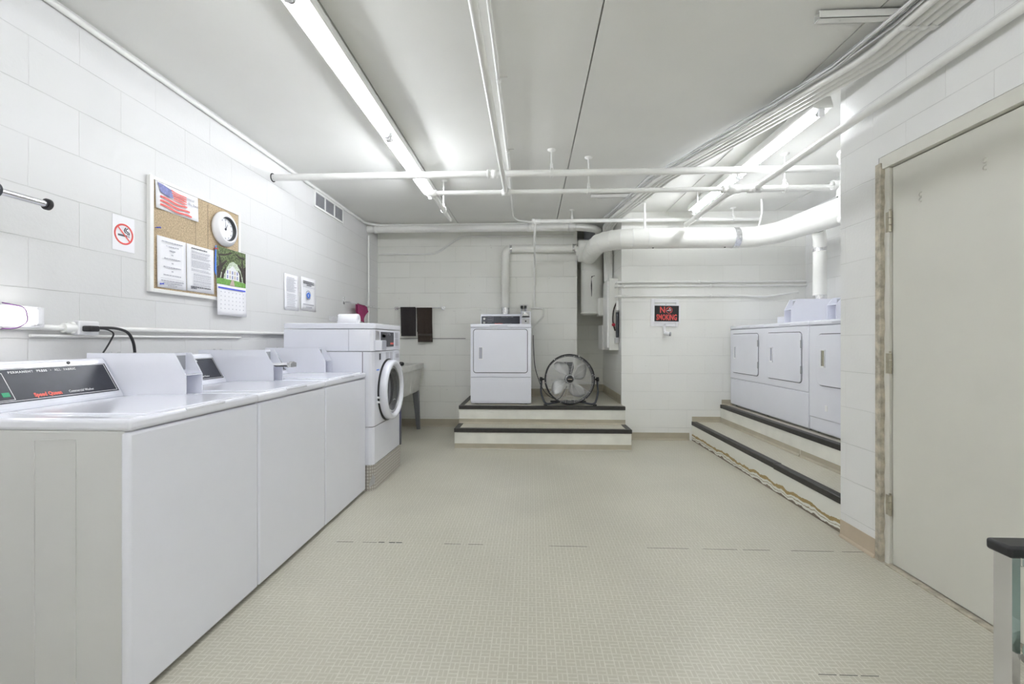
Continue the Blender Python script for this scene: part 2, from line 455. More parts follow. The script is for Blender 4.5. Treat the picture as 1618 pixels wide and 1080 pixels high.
# ------------------------------------------------------------------ dimensions
XL, ZC = -2.036, 2.60
YB, YN = 5.79, -2.6           # back wall (left part), wall behind the camera
XR, YP = 1.80, 2.65           # door wall and its far end
XA = 3.09                     # alcove wall
XB0, YB2, YR = 1.035, 5.11, 6.40   # projecting block front, recess depth
XE = 0.60                     # recess left edge

# ------------------------------------------------------------------ setting
struct(MB().box(XL - .12, XA + .12, YN - .1, YR + .12, -0.1, 0).build('floor', 'vinyl_floor'))
# ceiling: precast planks with open seams
cm = MB()
seams = [-2.3, -0.914, 0.315, 1.535, 2.755, 3.3]
for i in range(len(seams) - 1):
    cm.box(seams[i] + .004, seams[i + 1] - .004, YN - .1, YR + .12, ZC, ZC + .12)
ce = struct(cm.build('ceiling', 'ceiling_paint'))
MB().box(-2.3, 3.3, YN - .1, YR + .12, ZC + .12, ZC + .14).build('ceiling_backing', 'seam_dark', ce)
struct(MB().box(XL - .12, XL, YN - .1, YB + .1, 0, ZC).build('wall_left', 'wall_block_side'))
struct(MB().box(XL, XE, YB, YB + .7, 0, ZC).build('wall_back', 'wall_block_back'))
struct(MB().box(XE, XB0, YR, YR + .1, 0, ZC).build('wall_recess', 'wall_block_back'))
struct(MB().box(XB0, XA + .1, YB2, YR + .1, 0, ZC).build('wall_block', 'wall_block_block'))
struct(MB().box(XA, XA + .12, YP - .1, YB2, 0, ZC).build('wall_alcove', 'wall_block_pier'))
DY0, DY1, DZ = 1.345, 2.37, 2.08     # rough opening of the door
wr = MB().box(XR, XR + .16, DY1, YP, 0, ZC).box(XR, XR + .16, YN, DY0, 0, ZC).box(XR, XR + .16, DY0, DY1, DZ, ZC)
wr.box(XR + .16, XA + .1, YN, YP, 0, ZC)
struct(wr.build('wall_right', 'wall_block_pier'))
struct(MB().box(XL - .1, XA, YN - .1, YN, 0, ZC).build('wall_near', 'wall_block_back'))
MB().box(XL + .01, -.86, YB - .0012, YB, 1.157, 1.164).build('open_joint', 'gap_dark', bpy.data.objects['wall_back'])
# faint seam in the sheet flooring and its scuffs
fs_ = MB()
random.seed(4)
x = -1.1
while x < 1.75:
    L = random.uniform(.05, .25)
    if random.random() < .62: fs_.box(x, x + L, 2.455 - .0012, 2.455 + .0012, 0, .0006)
    x += L + random.uniform(0.01, .12)
for cx in (-.86, -.80, -.76): fs_.box(cx, cx + .035, 2.455, 2.462, 0, .0008)
for (cx, cy) in ((.98, 1.55), (1.05, 1.55), (1.12, 1.55)): fs_.box(cx, cx + .06, cy, cy + .002, 0, .0006)
fs_.build('seam_scuff', 'seam_dark', bpy.data.objects['floor'])

def cove(name, pts, nrm_, mat='cove_tan', h=.10, z=0.0):
    """baseboard along a straight run from pts[0] to pts[1]; nrm_ points into the room"""
    a, b_ = Vector(pts[0]), Vector(pts[1]); n_ = Vector(nrm_)
    prof = [(0, 0), (.012, 0), (.010, .008), (.004, .018), (.003, h), (0, h)]
    vs_ = []
    for p in (a, b_):
        for d, q in prof: vs_.append(Vector((p.x, p.y, z + q)) + n_ * d)
    n = len(prof)
    return MB().add(vs_, [tuple(range(n)), tuple(range(2 * n - 1, n - 1, -1))] + [(i, (i + 1) % n, n + (i + 1) % n, n + i) for i in range(n)])
struct(cove('b', ((XL, YB, 0), (-.8, YB, 0)), (0, -1, 0)).build('baseboard_back', 'cove_tan'))
struct(cove('b', ((1.036, YB2, 0), (1.80, YB2, 0)), (0, -1, 0), h=.085).build('baseboard_block', 'cove_tan'))
struct(cove('b', ((XR, DY1 + .02, 0), (XR, YP, 0)), (-1, 0, 0), h=.10).build('baseboard_right', 'cove_pink'))
struct(cove('b', ((XL, 3.9, 0), (XL, YB, 0)), (1, 0, 0)).build('baseboard_left', 'cove_tan'))

# door in the right wall
dr = struct(MB().rbox(XR + .030, XR + .072, 1.41, 2.318, .008, 2.013, .002, 1).build('door_1', 'door_paint'))
jm = MB()
for y0, y1 in ((2.323, 2.372), (1.343, 1.405)): jm.box(XR + .018, XR + .12, y0, y1, 0, 2.018)
jm.box(XR + .004, XR + .12, 1.346, 2.369, 2.018, 2.0799)
jm.build('door_frame', 'jamb_paint', dr)
ck = MB()
random.seed(9)
z = 0
pts = []
while z <= 2.08:
    pts.append((2.372 + random.uniform(-.004, .004), z)); z += .05
for i in range(len(pts) - 1):
    (ya, za), (yb, zb) = pts[i], pts[i + 1]
    ck.add([(XR - .003, ya - .018, za), (XR - .003, 2.388, za), (XR - .003, 2.388, zb), (XR - .003, yb - .018, zb),
            (XR + .03, ya - .018, za), (XR + .03, 2.388, za), (XR + .03, 2.388, zb), (XR + .03, yb - .018, zb)],
           [(0, 1, 2, 3), (4, 5, 6, 7), (0, 1, 5, 4), (1, 2, 6, 5), (2, 3, 7, 6), (3, 0, 4, 7)])
ck.build('caulk_joint', 'caulk', dr)
for hz in (.30, 1.02, 1.74):
    h_ = MB()
    for k in range(3): h_.cyl((XR + .020, 2.321, hz - .05 + k * .035), (XR + .020, 2.321, hz - .05 + k * .035 + .032), .008, 10)
    h_.box(XR + .017, XR + .030, 2.325, 2.345, hz - .05, hz + .052).cyl((XR + .020, 2.321, hz + .055), (XR + .020, 2.321, hz + .064), .005, 8)
    h_.build('hinge', 'hinge_brass', dr)
sc = MB()
for cy, cz in ((2.155, 1.825), (2.155, 1.80), (1.86, 1.865), (1.86, 1.835)):
    sc.tube(arc((XR + .029, cy, cz), .010, -110, 110, ('y', 'z'), 8), .0028, 6)
sc.build('filled_hole', 'cove_lip', dr)
th = MB().box(XR - .005, XR + .03, 1.40, 2.32, 0, .006).build('threshold', 'caulk', dr)

# wall vents
def wall_vent(name, x, s, y0, y1, z0, z1, label, n):
    t = thing(name, (x, (y0 + y1) / 2, z0), label, 'vent')
    fr = MB(); d = .012 * s
    fr.box(x, x + d, y0, y1, z1 - .018, z1).box(x, x + d, y0, y1, z0, z0 + .018)
    wdt = (y1 - y0 - .018) / n
    for k in range(n + 1): fr.box(x, x + d, y0 + k * wdt, y0 + k * wdt + .018, z0 + .0181, z1 - .0181)
    fr.build('frame', 'white_paint', t)
    MB().box(x, x + .003 * s, y0 + .01, y1 - .01, z0 + .01, z1 - .01).build('backing', 'vent_grey', t)
    sl = MB(); zz = z0 + .024
    while zz < z1 - .022:
        sl.box(x + .004 * s, x + .008 * s, y0 + .018, y1 - .018, zz, zz + .004); zz += .009
    sl.build('louvre', 'grey_metal', t)
wall_vent('wall_vent', XL, 1, 4.06, 4.69, 2.395, 2.555, 'long white three-section air grille high on the left block wall', 3)
wall_vent('wall_vent', XR, -1, 1.35, 1.60, 2.38, 2.53, 'small white air grille high on the wall above the cream door', 2)

# ------------------------------------------------------------------ platforms
def nosing(mb, p, q, inward, z):
    """rubber stair nosing along p->q at height z; inward = unit vector onto the tread"""
    p, q, n_ = Vector((*p, 0)), Vector((*q, 0)), Vector((*inward, 0))
    prof = [(-.006, z - .034), (-.006, z + .003), (0, z + .006), (.048, z + .005), (.048, z + .0005), (0.0, z + .0005), (0, z - .034)]
    vs_ = []
    for e in (p, q):
        for d, zz in prof: vs_.append(e + n_ * d + Vector((0, 0, zz)))
    n = len(prof)
    mb.add(vs_, [tuple(range(n)), tuple(range(2 * n - 1, n - 1, -1))] + [(i, (i + 1) % n, n + (i + 1) % n, n + i) for i in range(n)])
    return mb
Z1, Z2 = .210, .405
pt = thing('step_platform', (.12, 4.6, 0), 'low two-step platform against the back wall under the single dryer and the fan', 'platform')
e = .001
MB().box(-.80, XB0 - e, 4.60, 4.90, 0, Z1 - .004).build('lower_riser', 'riser_paint', pt)
MB().box(-.80, XB0 - e, 4.90, YB - e, 0, Z2 - .004).box(XE + e, XB0 - e, YB - e, YR - e, 0, Z2 - .004).build('upper_riser', 'riser_paint', pt)
MB().box(-.80, XB0 - e, 4.60, 4.90, Z1 - .004, Z1).build('lower_tread', 'vinyl_floor', pt)
MB().box(-.80, XB0 - e, 4.90, YB - e, Z2 - .004, Z2).box(XE + e, XB0 - e, YB - e, YR - e, Z2 - .004, Z2).build('upper_tread', 'vinyl_floor', pt)
nosing(nosing(nosing(MB(), (-.80, 4.60), (XB0, 4.60), (0, 1), Z1), (-.80, 4.60), (-.80, 4.90), (1, 0), Z1), (XB0, 4.60), (XB0, 4.89), (-1, 0), Z1).build('lower_nosing', 'tread_black', pt)
nosing(nosing(MB(), (-.80, 4.90), (XB0, 4.90), (0, 1), Z2), (-.80, 4.90), (-.80, YB), (1, 0), Z2).build('upper_nosing', 'tread_black', pt)
cove('', ((-.80, 4.60, 0), (XB0, 4.60, 0)), (0, -1, 0), h=.06).build('lower_cove', 'cove_tan', pt)
cove('', ((-.80, 4.90, 0), (XB0, 4.90, 0)), (0, -1, 0), h=.055, z=Z1).build('upper_cove', 'cove_tan', pt)
cv = cove('', ((-.75, YB - e, 0), (XE, YB - e, 0)), (0, -1, 0), z=Z2)
for a_, b_, n_ in ((((XE, YR - e, 0), (XB0, YR - e, 0)), None, (0, -1, 0)), (((XB0 - e, 5.15, 0), (XB0 - e, YR, 0)), None, (-1, 0, 0))):
    c2 = cove('', a_, n_, z=Z2); cv.add(c2.v, c2.f)
cv.build('wall_cove', 'cove_tan', pt)
MB().box(-.80, XB0, 4.583, 4.588, 0, .010).build('floor_edging', 'cove_lip', pt)

p2 = thing('step_platform', (1.83, 2.7, 0), 'long two-step platform on the right carrying the row of white dryers', 'platform')
MB().box(1.83, 2.15, YP + .002, YB2 - e, 0, Z1 - .004).build('lower_riser', 'riser_scraped', p2)
MB().box(2.15, XA - e, YP + .002, YB2 - e, 0, Z2 - .004).build('upper_riser', 'riser_paint', p2)
MB().box(1.83, 2.15, YP + .002, YB2 - e, Z1 - .004, Z1).build('lower_tread', 'vinyl_floor', p2)
MB().box(2.15, XA - e, YP + .002, YB2 - e, Z2 - .004, Z2).build('upper_tread', 'vinyl_floor', p2)
nb = nosing(MB(), (1.83, 3.40), (1.83, YB2 - .002), (1, 0), Z1)
nosing(nb, (1.824, YP + .004), (1.824, 3.398), (1, 0), Z1 - .001)
nb.build('lower_nosing', 'tread_black', p2)
nosing(MB(), (2.15, YP + .004), (2.15, YB2 - .002), (1, 0), Z2).build('upper_nosing', 'tread_black', p2)
cu_ = cove('', ((2.15, YP + .01, 0), (2.15, 3.62, 0)), (-1, 0, 0), h=.055, z=Z1); c2 = cove('', ((2.15, 3.63, 0), (2.15, YB2 - e, 0)), (-1, 0, 0), h=.055, z=Z1); cu_.add(c2.v, c2.f)
cu_.build('upper_cove', 'cove_tan', p2)
cw = cove('', ((1.83, YB2 - e, 0), (2.15, YB2 - e, 0)), (0, -1, 0), h=.06, z=Z1); c2 = cove('', ((2.16, YB2 - e, 0), (2.30, YB2 - e, 0)), (0, -1, 0), h=.06, z=Z2); cw.add(c2.v, c2.f)
cw.build('wall_cove', 'cove_tan', p2)

# ------------------------------------------------------------------ top-load washers
WX0, WX1 = -1.955, -1.24
PW = .6535
def coin_box(t, x_in, x_out, y0, y1, z0, z1, s, cut=.052, lip=.09):
    """meter hood; s=+1 opens towards +x"""
    prof_in = [(x_in, z0), (x_out, z0), (x_out, z0 + lip), (x_out - s * cut, z1), (x_in, z1)]
    th_ = .004
    cb = MB()
    cb.prism(prof_in, y0, y0 + th_, 'y'); cb.prism(prof_in, y1 - th_, y1, 'y')
    xi = x_out - s * .075
    cb.box(xi, x_in, y0 + th_ + .0002, y1 - th_ - .0002, z0 + .0002, z1 - .0002)
    cb.box(xi + s * .0003, x_out, y0 + th_, y1 - th_, z0 + .0002, z0 + .003)
    cb.box(xi + s * .0003, x_out - s * .002, y0 + th_, y1 - th_, z0 + lip - .002, z0 + lip + .002)
    o = cb.build('coin_box', 'enamel', t)
    l = MB().box(xi + s * .001, xi + s * .006, y0 + .015, y1 - .015, z0 + lip + .02, z1 - .012)
    l.build('coin_plate', 'grey_metal', o)
    k = MB().cyl((xi + s * .001, (y0 + y1) / 2, z0 + .05), (xi + s * .010, (y0 + y1) / 2, z0 + .05), .012, 14).box(xi + s * .001, xi + s * .004, y0 + .012, y1 - .012, z0 + .015, z0 + .03)
    k.build('coin_lock', 'steel', o)
    for dx_ in (.06, .10): MB().cyl((x_in + s * dx_, (y0 + y1) / 2, z1), (x_in + s * dx_, (y0 + y1) / 2, z1 + .004), .006, 8).build('bolt', 'steel', o)
    return o
def make_washer(y0):
    y1 = y0 + PW - .006
    t = thing('top_load_washer', (-1.6, (y0 + y1) / 2, 0), '', 'washing machine', 'top-loading washers along the left wall')
    ym = (y0 + y1) / 2
    MB().rbox(WX0, WX1 - .018, y0 + .003, y1 - .003, .02, .858, .006, 2).build('cabinet', 'enamel_side_shaded', t)
    sd = MB()
    for xa in (-1.415, -1.69):
        w_ = .135; 
        for xx in (xa - w_, xa): sd.box(xx - .002, xx + .002, y0, y0 + .004, .06, .828)
        sd.box(xa - w_ - .002, xa + .002, y0, y0 + .004, .826, .830)
    sd.build('side_emboss', 'enamel_side_shaded', t)
    MB().rbox(WX1 - .030, WX1, y0, y1, .018, .853, .010, 3).build('front_panel', 'enamel', t)
    MB().rbox(WX0, WX1 + .004, y0 - .002, y1 + .002, .857, .896, .013, 4).build('top', 'enamel', t)
    lid = MB().rbox(-1.72, WX1 - .012, y0 + .07, y1 - .07, .890, .902, .005, 2)
    lid.build('lid', 'enamel', t)
    MB().rbox(WX1 - .03, WX1 + .006, ym - .10, ym + .10, .885, .897, .004, 2).build('lid_grip', 'enamel', t)
    # console with sloping control panel
    yc = y1 - .105
    zb, zt, xb, xt = .896, 1.062, -1.775, -1.872
    cs = MB()
    r_ = .012
    prof = [(xb, zb), (xb - .004, zb + .012), (xt + .008, zt - .010), (xt, zt - .002), (xt - .012, zt), (-1.945, zt - .006), (-1.955, zb)]
    cs.prism(prof, y0 + .012, yc, 'y')
    co = cs.build('console', 'enamel', t, bevel=.003)
    sl = Vector((xt + .008 - (xb - .004), 0, zt - .010 - (zb + .012))); L = sl.length; u_ = sl.normalized(); n_ = Vector((u_.z, 0, -u_.x))
    if n_.x < 0: n_ = -n_
    base = Vector((xb - .004, 0, zb + .012))
    def pp(y, f, d): return base + Vector((0, y, 0)) + u_ * (f * L) + n_ * d
    def slab(mb, ya, yb, f0, f1, d0, d1):
        vs_ = [pp(ya, f0, d0), pp(yb, f0, d0), pp(yb, f1, d0), pp(ya, f1, d0), pp(ya, f0, d1), pp(yb, f0, d1), pp(yb, f1, d1), pp(ya, f1, d1)]
        return mb.add(vs_, [(0, 1, 2, 3), (4, 5, 6, 7), (0, 1, 5, 4), (1, 2, 6, 5), (2, 3, 7, 6), (3, 0, 4, 7)])
    ya, yb = y0 + .03, yc - .012
    slab(MB(), ya, yb, .10, .90, 0, .002).build('control_panel', 'console_black', t)
    ol = MB(); k = .0016
    for f in (.125, .875): slab(ol, ya + .006, yb - .006, f, f + .012, .002, .0026)
    for y_ in (ya + .006, yb - .006 - .002): slab(ol, y_, y_ + .002, .125, .887, .002, .0026)
    slab(ol, ya + .118, ya + .120, .16, .80, .002, .0026); slab(ol, ya + .02, ya + .12, .16, .17, .002, .0026); slab(ol, ya + .02, ya + .12, .79, .80, .002, .0026)
    ol.build('panel_outline', 'print_white', t)
    yr = Vector((0, 1, 0))
    text('lettering', 'PERMANENT  PRESS  \u2022  ALL  FABRIC', .0125, 'print_white', pp(ya + .255, .80, .0022), yr, u_, t, sx=.95, spacing=1.25, bold=.0004)
    text('brand_lettering', 'Speed Queen', .021, 'brand_red', pp(ya + .228, .22, .0022), yr, u_, t, sx=.82, bold=.0009)
    text('lettering', 'Commercial Washer', .0145, 'print_white', pp(ya + .350, .22, .0022), yr, u_, t, sx=.80)
    g = MB(); slab(g, ya + .088, ya + .110, .24, .34, .002, .0035); g.build('indicator', 'green_led', t)
    g = MB()
    for j in range(3): slab(g, ya + .014 + j * .022, ya + .030 + j * .022, .3, .6, .002, .005)
    g.build('button', 'dark_grey', t)
    MB().cyl(pp(yc - .155, .97, -.003), pp(yc - .155, .97, .004), .006, 12).build('hole_plug', 'black_plastic', t)
    coin_box(t, -1.95, -1.50, yc + .004, y1 - .002, .8965, 1.083, 1)
    for fx in (-1.30, -1.88):
        for fy in (y0 + .06, y1 - .06): MB().cyl((fx, fy, 0), (fx, fy, .022), .02, 10).build('foot', 'black_plastic', t)
    MB().box(WX0 + .05, WX1 - .06, y0 + .02, y1 - .02, .004, .02).build('base', 'gap_dark', t)
    return t
W0 = 1.312
w1 = make_washer(W0)
w2 = copy_tree(w1); w2.location.y += PW
w3 = copy_tree(w1); w3.location.y += 2 * PW
w1['label'] = 'nearest white top-loading washer, its side panel and red-lettered control strip in view'
w2['label'] = 'middle white top-loading washer with its coin slide pulled out'
w3['label'] = 'farthest white top-loading washer, touching the front-loading washer'
# the pulled-out coin slide of the middle washer
yy = w2.location.y + PW / 2
cs = MB().box(-1.56, -1.425, yy - .085, yy - .030, .985, .992).box(-1.56, -1.425, yy - .085, yy - .080, .985, 1.004).box(-1.56, -1.425, yy - .035, yy - .030, .985, 1.004)
co = cs.build('coin_slide', 'plastic_white', w2)
MB().rbox(-1.426, -1.405, yy - .092, yy - .022, .980, 1.008, .003).rbox(-1.425, -1.406, yy - .072, yy - .042, 1.004, 1.014, .003).build('slide_grip', 'steel', co)

# ------------------------------------------------------------------ front-load washer
FX, FY0, FY1 = -1.185, 3.275, 3.965
t = thing('front_load_washer', (-1.53, 3.62, 0), 'tall white front-loading washer with round glass door on a metal plate base', 'washing machine')
FXB = -1.875
MB().prism([(FXB, FY0 + .01), (FX - .05, FY0 + .01), (FX - .035, FY0 + .012), (FX, FY0 + .045), (FX, FY1 - .01), (FXB, FY1 - .01)], 0, .193, 'z').build('plinth', 'diamond_plate', t)
bp_ = [(FXB, FY0), (FX - .035, FY0), (FX - .012, FY0 + .006), (FX, FY0 + .028), (FX, FY1 - .028), (FX - .012, FY1 - .006), (FX - .035, FY1), (FXB, FY1)]
MB().prism(bp_, .198, 1.052, 'z').build('cabinet', 'enamel', t, bevel=.003)
gl = MB()
gl.prism([(a + (.0006 if a > -1.3 else 0), b_) for a, b_ in bp_], .482, .487, 'z')
gl.box(FX - .085, FX - .080, FY0 - .0008, FY0, .20, 1.05)
gl.build('panel_gap', 'gap_dark', t)
hp = [(FXB, FY0), (FX - .028, FY0), (FX - .004, FY0 + .010), (FX + .004, FY0 + .03), (FX + .004, FY1 - .03), (FX - .004, FY1 - .01), (FX - .028, FY1), (FXB, FY1)]
MB().prism(hp, 1.056, 1.222, 'z').build('control_head', 'enamel', t, bevel=.003)
hd = MB().box(FX - .19, FX - .187, FY0 - .0008, FY0, 1.058, 1.222).build('head_gap', 'cell_grey', t)
MB().prism([(a + (.003 if a > -1.3 else 0), b_) for a, b_ in hp], 1.226, 1.268, 'z').build('top', 'enamel', t, bevel=.006)
xf = FX + .004
cp = MB().box(xf, xf + .002, FY0 + .155, FY0 + .475, 1.085, 1.205).build('control_panel', 'console_black', t)
for (a_, b_, z0, z1, mt, nm) in ((.165, .27, 1.095, 1.195, 'dark_grey', 'display'), (.385, .465, 1.103, 1.119, 'brand_red', 'brand_strip'), (.18, .26, 1.16, 1.185, 'cell_grey', 'display_window')):
    MB().box(xf + .002, xf + .003, FY0 + a_, FY0 + b_, z0, z1).build(nm, mt, cp)
MB().cyl((xf + .002, FY0 + .345, 1.186), (xf + .010, FY0 + .345, 1.186), .010, 14).box(xf + .002, xf + .012, FY0 + .335, FY0 + .34, 1.176, 1.19).build('key_switch', 'chrome', cp)
MB().box(xf, xf + .002, FY0 + .515, FY0 + .60, 1.09, 1.15).box(xf, xf + .002, FY0 + .515, FY0 + .60, 1.156, 1.205).build('instruction_card', 'print_grey', t)
coin = MB().rbox(xf, xf + .004, FY0 + .035, FY0 + .115, 1.140, 1.212, .002).build('coin_meter', 'steel', t)
MB().rbox(xf, xf + .055, FY0 + .02, FY0 + .12, 1.062, 1.138, .004).build('coin_hood', 'enamel', coin)
MB().box(xf + .056, xf + .058, FY0 + .024, FY0 + .116, 1.066, 1.134).build('coin_door', 'cell_grey', coin)
MB().box(FX, FX + .001, FY0 + .13, FY0 + .165, .985, 1.035).build('key_decal', 'print_dark', t)
for k in range(2): MB().box(FX, FX + .001, FY0 + .29 + k * .10, FY0 + .36 + k * .10, .96, 1.04).box(FX + .001, FX + .0015, FY0 + .29 + k * .10, FY0 + .36 + k * .10, 1.028, 1.04).build('sticker', 'print_grey', t)
MB().rbox(FX, FX + .006, FY0 + .49, FY0 + .64, .93, 1.045, .004).build('soap_drawer', 'enamel', t)
MB().box(FX + .006, FX + .007, FY0 + .53, FY0 + .62, .985, 1.02).build('drawer_decal', 'print_grey', t)
MB().box(FX + .0, FX + .001, FY0 + .07, FY0 + .13, .905, .915).build('model_decal', 'logo_blue', t)
dc = (FX, 3.62, .733)
MB().lathe(dc, (1, 0, 0), [(0, .255), (.004, .255), (.004, .2), (0, .2)], 56, True).build('door_seal', 'black_plastic', t)
MB().lathe(dc, (1, 0, 0), [(.006, .238), (.014, .246), (.050, .244), (.060, .239), (.066, .230), (.066, .212), (.058, .198), (.035, .190), (.010, .192)], 64, True).build('door_ring', 'enamel', t)
MB().lathe(dc, (1, 0, 0), [(.040, .192), (.036, .175), (.020, .15), (-.02, .12), (-.03, .0)], 48).build('door_glass', 'door_glass', t)
MB().lathe(dc, (1, 0, 0), [(.042, .190), (.046, .182), (.040, .172), (.036, .182)], 48, True).build('glass_trim', 'steel', t)
MB().lathe((FX, 3.62, .733), (1, 0, 0), [(.003, .2), (.002, .0)], 40).build('drum', 'glass_dark', t)
hg = MB()
for z_ in (.69, .655): hg.box(FX, FX + .02, FY0 + .075, FY0 + .09, z_, z_ + .014)
hg.build('door_hinge', 'print_white', t)
MB().add([(FX + .002, FY0 + .03, .055), (FX - .035, FY0 + .006, .03), (FX - .035, FY0 + .006, .055), (FX + .002, FY0 + .03, .10), (FX - .01, FY0 + .02, .13)], [(0, 1, 2, 3), (3, 2, 4)]).build('torn_plate', 'steel', t)

# roll on top of the front loader
t = thing('paper_roll', (-1.66, 3.85, 1.268), 'small white roll with a grey end band lying on the front-loading washer', 'roll')
MB().lathe((-1.70, 3.85, 1.320), (1, 0, 0), [(0, .018), (0, .048), (.004, .052), (.17, .052), (.175, .048), (.175, .018)], 28, True).build('roll', 'plastic_white', t)
MB().rbox(-1.765, -1.69, 3.79, 3.805, 1.305, 1.352, .003).box(-1.70, -1.69, 3.80, 3.83, 1.31, 1.35).build('grey_band', 'steel', t)

# ------------------------------------------------------------------ dryers
def door_handle(o, origin, right, up, nrm_, w_=.030, h_=.10, mat='cell_grey'):
    """flush recessed pull: raised rim and a dark recess"""
    o_, r_, u_, n_ = map(Vector, (origin, right, up, nrm_))
    def slab(mb, a0, a1, b0, b1, d0, d1):
        vs_ = [o_ + r_ * a + u_ * b_ + n_ * d for d in (d0, d1) for b_ in (b0, b1) for a in (a0, a1)]
        return mb.add(vs_, [(0, 1, 3, 2), (4, 5, 7, 6), (0, 1, 5, 4), (2, 3, 7, 6), (0, 2, 6, 4), (1, 3, 7, 5)])
    rim = MB()
    slab(rim, -w_ / 2, -w_ / 2 + .006, -h_ / 2, h_ / 2, 0, .007); slab(rim, w_ / 2 - .006, w_ / 2, -h_ / 2, h_ / 2, 0, .007)
    slab(rim, -w_ / 2 + .0061, w_ / 2 - .0061, h_ / 2 - .006, h_ / 2, 0, .007); slab(rim, -w_ / 2 + .0061, w_ / 2 - .0061, -h_ / 2, -h_ / 2 + .010, 0, .009)
    h = rim.build('handle', 'plastic_white', o)
    rc = MB(); slab(rc, -w_ / 2 + .006, w_ / 2 - .006, -h_ / 2 + .010, h_ / 2 - .006, .0005, .002); rc.build('recess', mat, h)
def rrect(w_, h_, r_, n=5, skip=()):
    pts = []
    for cx, cz, a0 in ((w_ / 2 - r_, h_ / 2 - r_, 0), (-w_ / 2 + r_, h_ / 2 - r_, 90), (-w_ / 2 + r_, -h_ / 2 + r_, 180), (w_ / 2 - r_, -h_ / 2 + r_, 270)):
        for i in range(n + 1):
            a = R(a0 + 90 * i / n); pts.append((cx + r_ * math.cos(a), cz + r_ * math.sin(a)))
    return pts
# central dryer, faces the camera
DX0, DX1, DF = -.692, .003, 5.035
ZT = 1.325
t = thing('tumble_dryer', (-.345, 5.35, Z2), 'single white dryer with black control strip standing on the back platform beside the fan', 'dryer')
MB().rbox(DX0, DX1, DF + .012, 5.67, Z2 + .012, ZT - .04, .008, 2).build('cabinet', 'enamel', t)
MB().rbox(DX0, DX1, DF, DF + .012, Z2 + .312, ZT - .046, .004, 2).build('front_panel', 'enamel', t)
MB().rbox(DX0, DX1, DF, DF + .02, Z2 + .03, Z2 + .306, .004, 2).rbox(DX0 + .01, DX1 - .01, DF + .006, DF + .03, Z2 + .012, Z2 + .045, .004, 2).build('lower_panel', 'enamel', t)
MB().rbox(DX0 - .002, DX1 + .002, DF - .003, 5.672, ZT - .043, ZT, .010, 3).build('top', 'enamel', t)
cxd, czd, wd, hd_ = -.349, 1.015, .612, .49
MB().prism([(cxd + a, czd + b_) for a, b_ in rrect(wd + .014, hd_ + .014, .034)], DF - .0006, DF + .005, 'y').build('door_gap', 'gap_dark', t)
d = MB().prism([(cxd + a, czd + b_) for a, b_ in rrect(wd, hd_, .028)], DF - .006, DF + .004, 'y').build('door', 'enamel', t, bevel=.003)
door_handle(d, (-.575, DF - .006, .99), (1, 0, 0), (0, 0, 1), (0, -1, 0), .05, .145)
MB().box(DX0 + .22, DX1 - .27, DF - .0038, DF - .003, ZT - .026, ZT - .020).build('model_decal', 'print_grey', t)
cz0, cz1 = ZT + .001, ZT + .138
MB().prism([(5.44, cz0), (5.47, cz1 - .006), (5.476, cz1), (5.66, cz1), (5.67, cz0)], DX0 + .068, -.125, 'x').build('console', 'enamel', t, bevel=.003)
def cz(f): return (5.44 + .03 * f, cz0 + (cz1 - .006 - cz0) * f)
cpn = MB(); 
(ya, za), (yb, zb) = cz(.03), cz(.84)
cpn.prism([(ya - .003, za), (ya, za), (yb, zb), (yb - .003, zb)], DX0 + .080, -.137, 'x')
cpn = cpn.build('control_panel', 'console_black', t)
xs0 = DX0 + .080
def fy(f): return cz(f)[0] - .0036
kn = MB()
for f in (.60, .22): kn.cyl((xs0 + .035, fy(f), cz(f)[1]), (xs0 + .035, fy(f) - .012, cz(f)[1]), .013, 14)
kn.build('key_switch', 'chrome', cpn)
dl = MB().box(xs0 + .142, xs0 + .144, fy(.4) - .001, fy(.4) + .003, cz(.06)[1], cz(.8)[1])
for f in (.25, .5, .7): dl.box(xs0 + .075, xs0 + .13, fy(f) - .0005, fy(f) + .002, cz(f)[1], cz(f)[1] + .002)
dl.build('panel_outline', 'print_grey', cpn)
text('brand_lettering', 'Speed Queen', .019, 'brand_red', (xs0 + .215, fy(.12) - .001, cz(.12)[1]), (1, 0, 0), (0, 0, 1), cpn, sx=.95, bold=.0008)
text('lettering', 'Commercial Dryer', .013, 'print_grey', (xs0 + .34, fy(.12) - .001, cz(.12)[1]), (1, 0, 0), (0, 0, 1), cpn, sx=.9)
text('lettering', 'PERMANENT PRESS  \u2022  ALL FABRIC', .009, 'print_grey', (xs0 + .32, fy(.74) - .001, cz(.74)[1]), (1, 0, 0), (0, 0, 1), cpn, sx=1.1)
cm_ = MB().rbox(-.123, -.005, 5.42, 5.66, cz0, cz1 + .030, .005).build('coin_meter', 'enamel', t)
MB().box(-.112, -.014, 5.414, 5.420, cz0 + .088, cz1 + .022).build('coin_plate', 'steel', cm_)
MB().rbox(-.095, -.035, 5.385, 5.414, cz0 + .110, cz0 + .130, .002).rbox(-.085, -.045, 5.40, 5.414, cz0 + .130, cz0 + .15, .002).build('coin_slide', 'chrome', cm_)
MB().box(-.112, -.014, 5.414, 5.420, cz0 + .010, cz0 + .078).build('coin_door', 'steel', cm_)
MB().cyl((-.065, 5.414, cz0 + .045), (-.065, 5.402, cz0 + .045), .010, 14).build('coin_lock', 'black_plastic', cm_)
MB().box(-.108, -.018, 5.40, 5.414, cz0 + .094, cz0 + .106).build('coin_slot', 'black_plastic', cm_)
for fx in (DX0 + .06, DX1 - .06):
    for fy_ in (DF + .08, 5.6): MB().cyl((fx, fy_, Z2), (fx, fy_, Z2 + .015), .02, 10).build('foot', 'black_plastic', t)

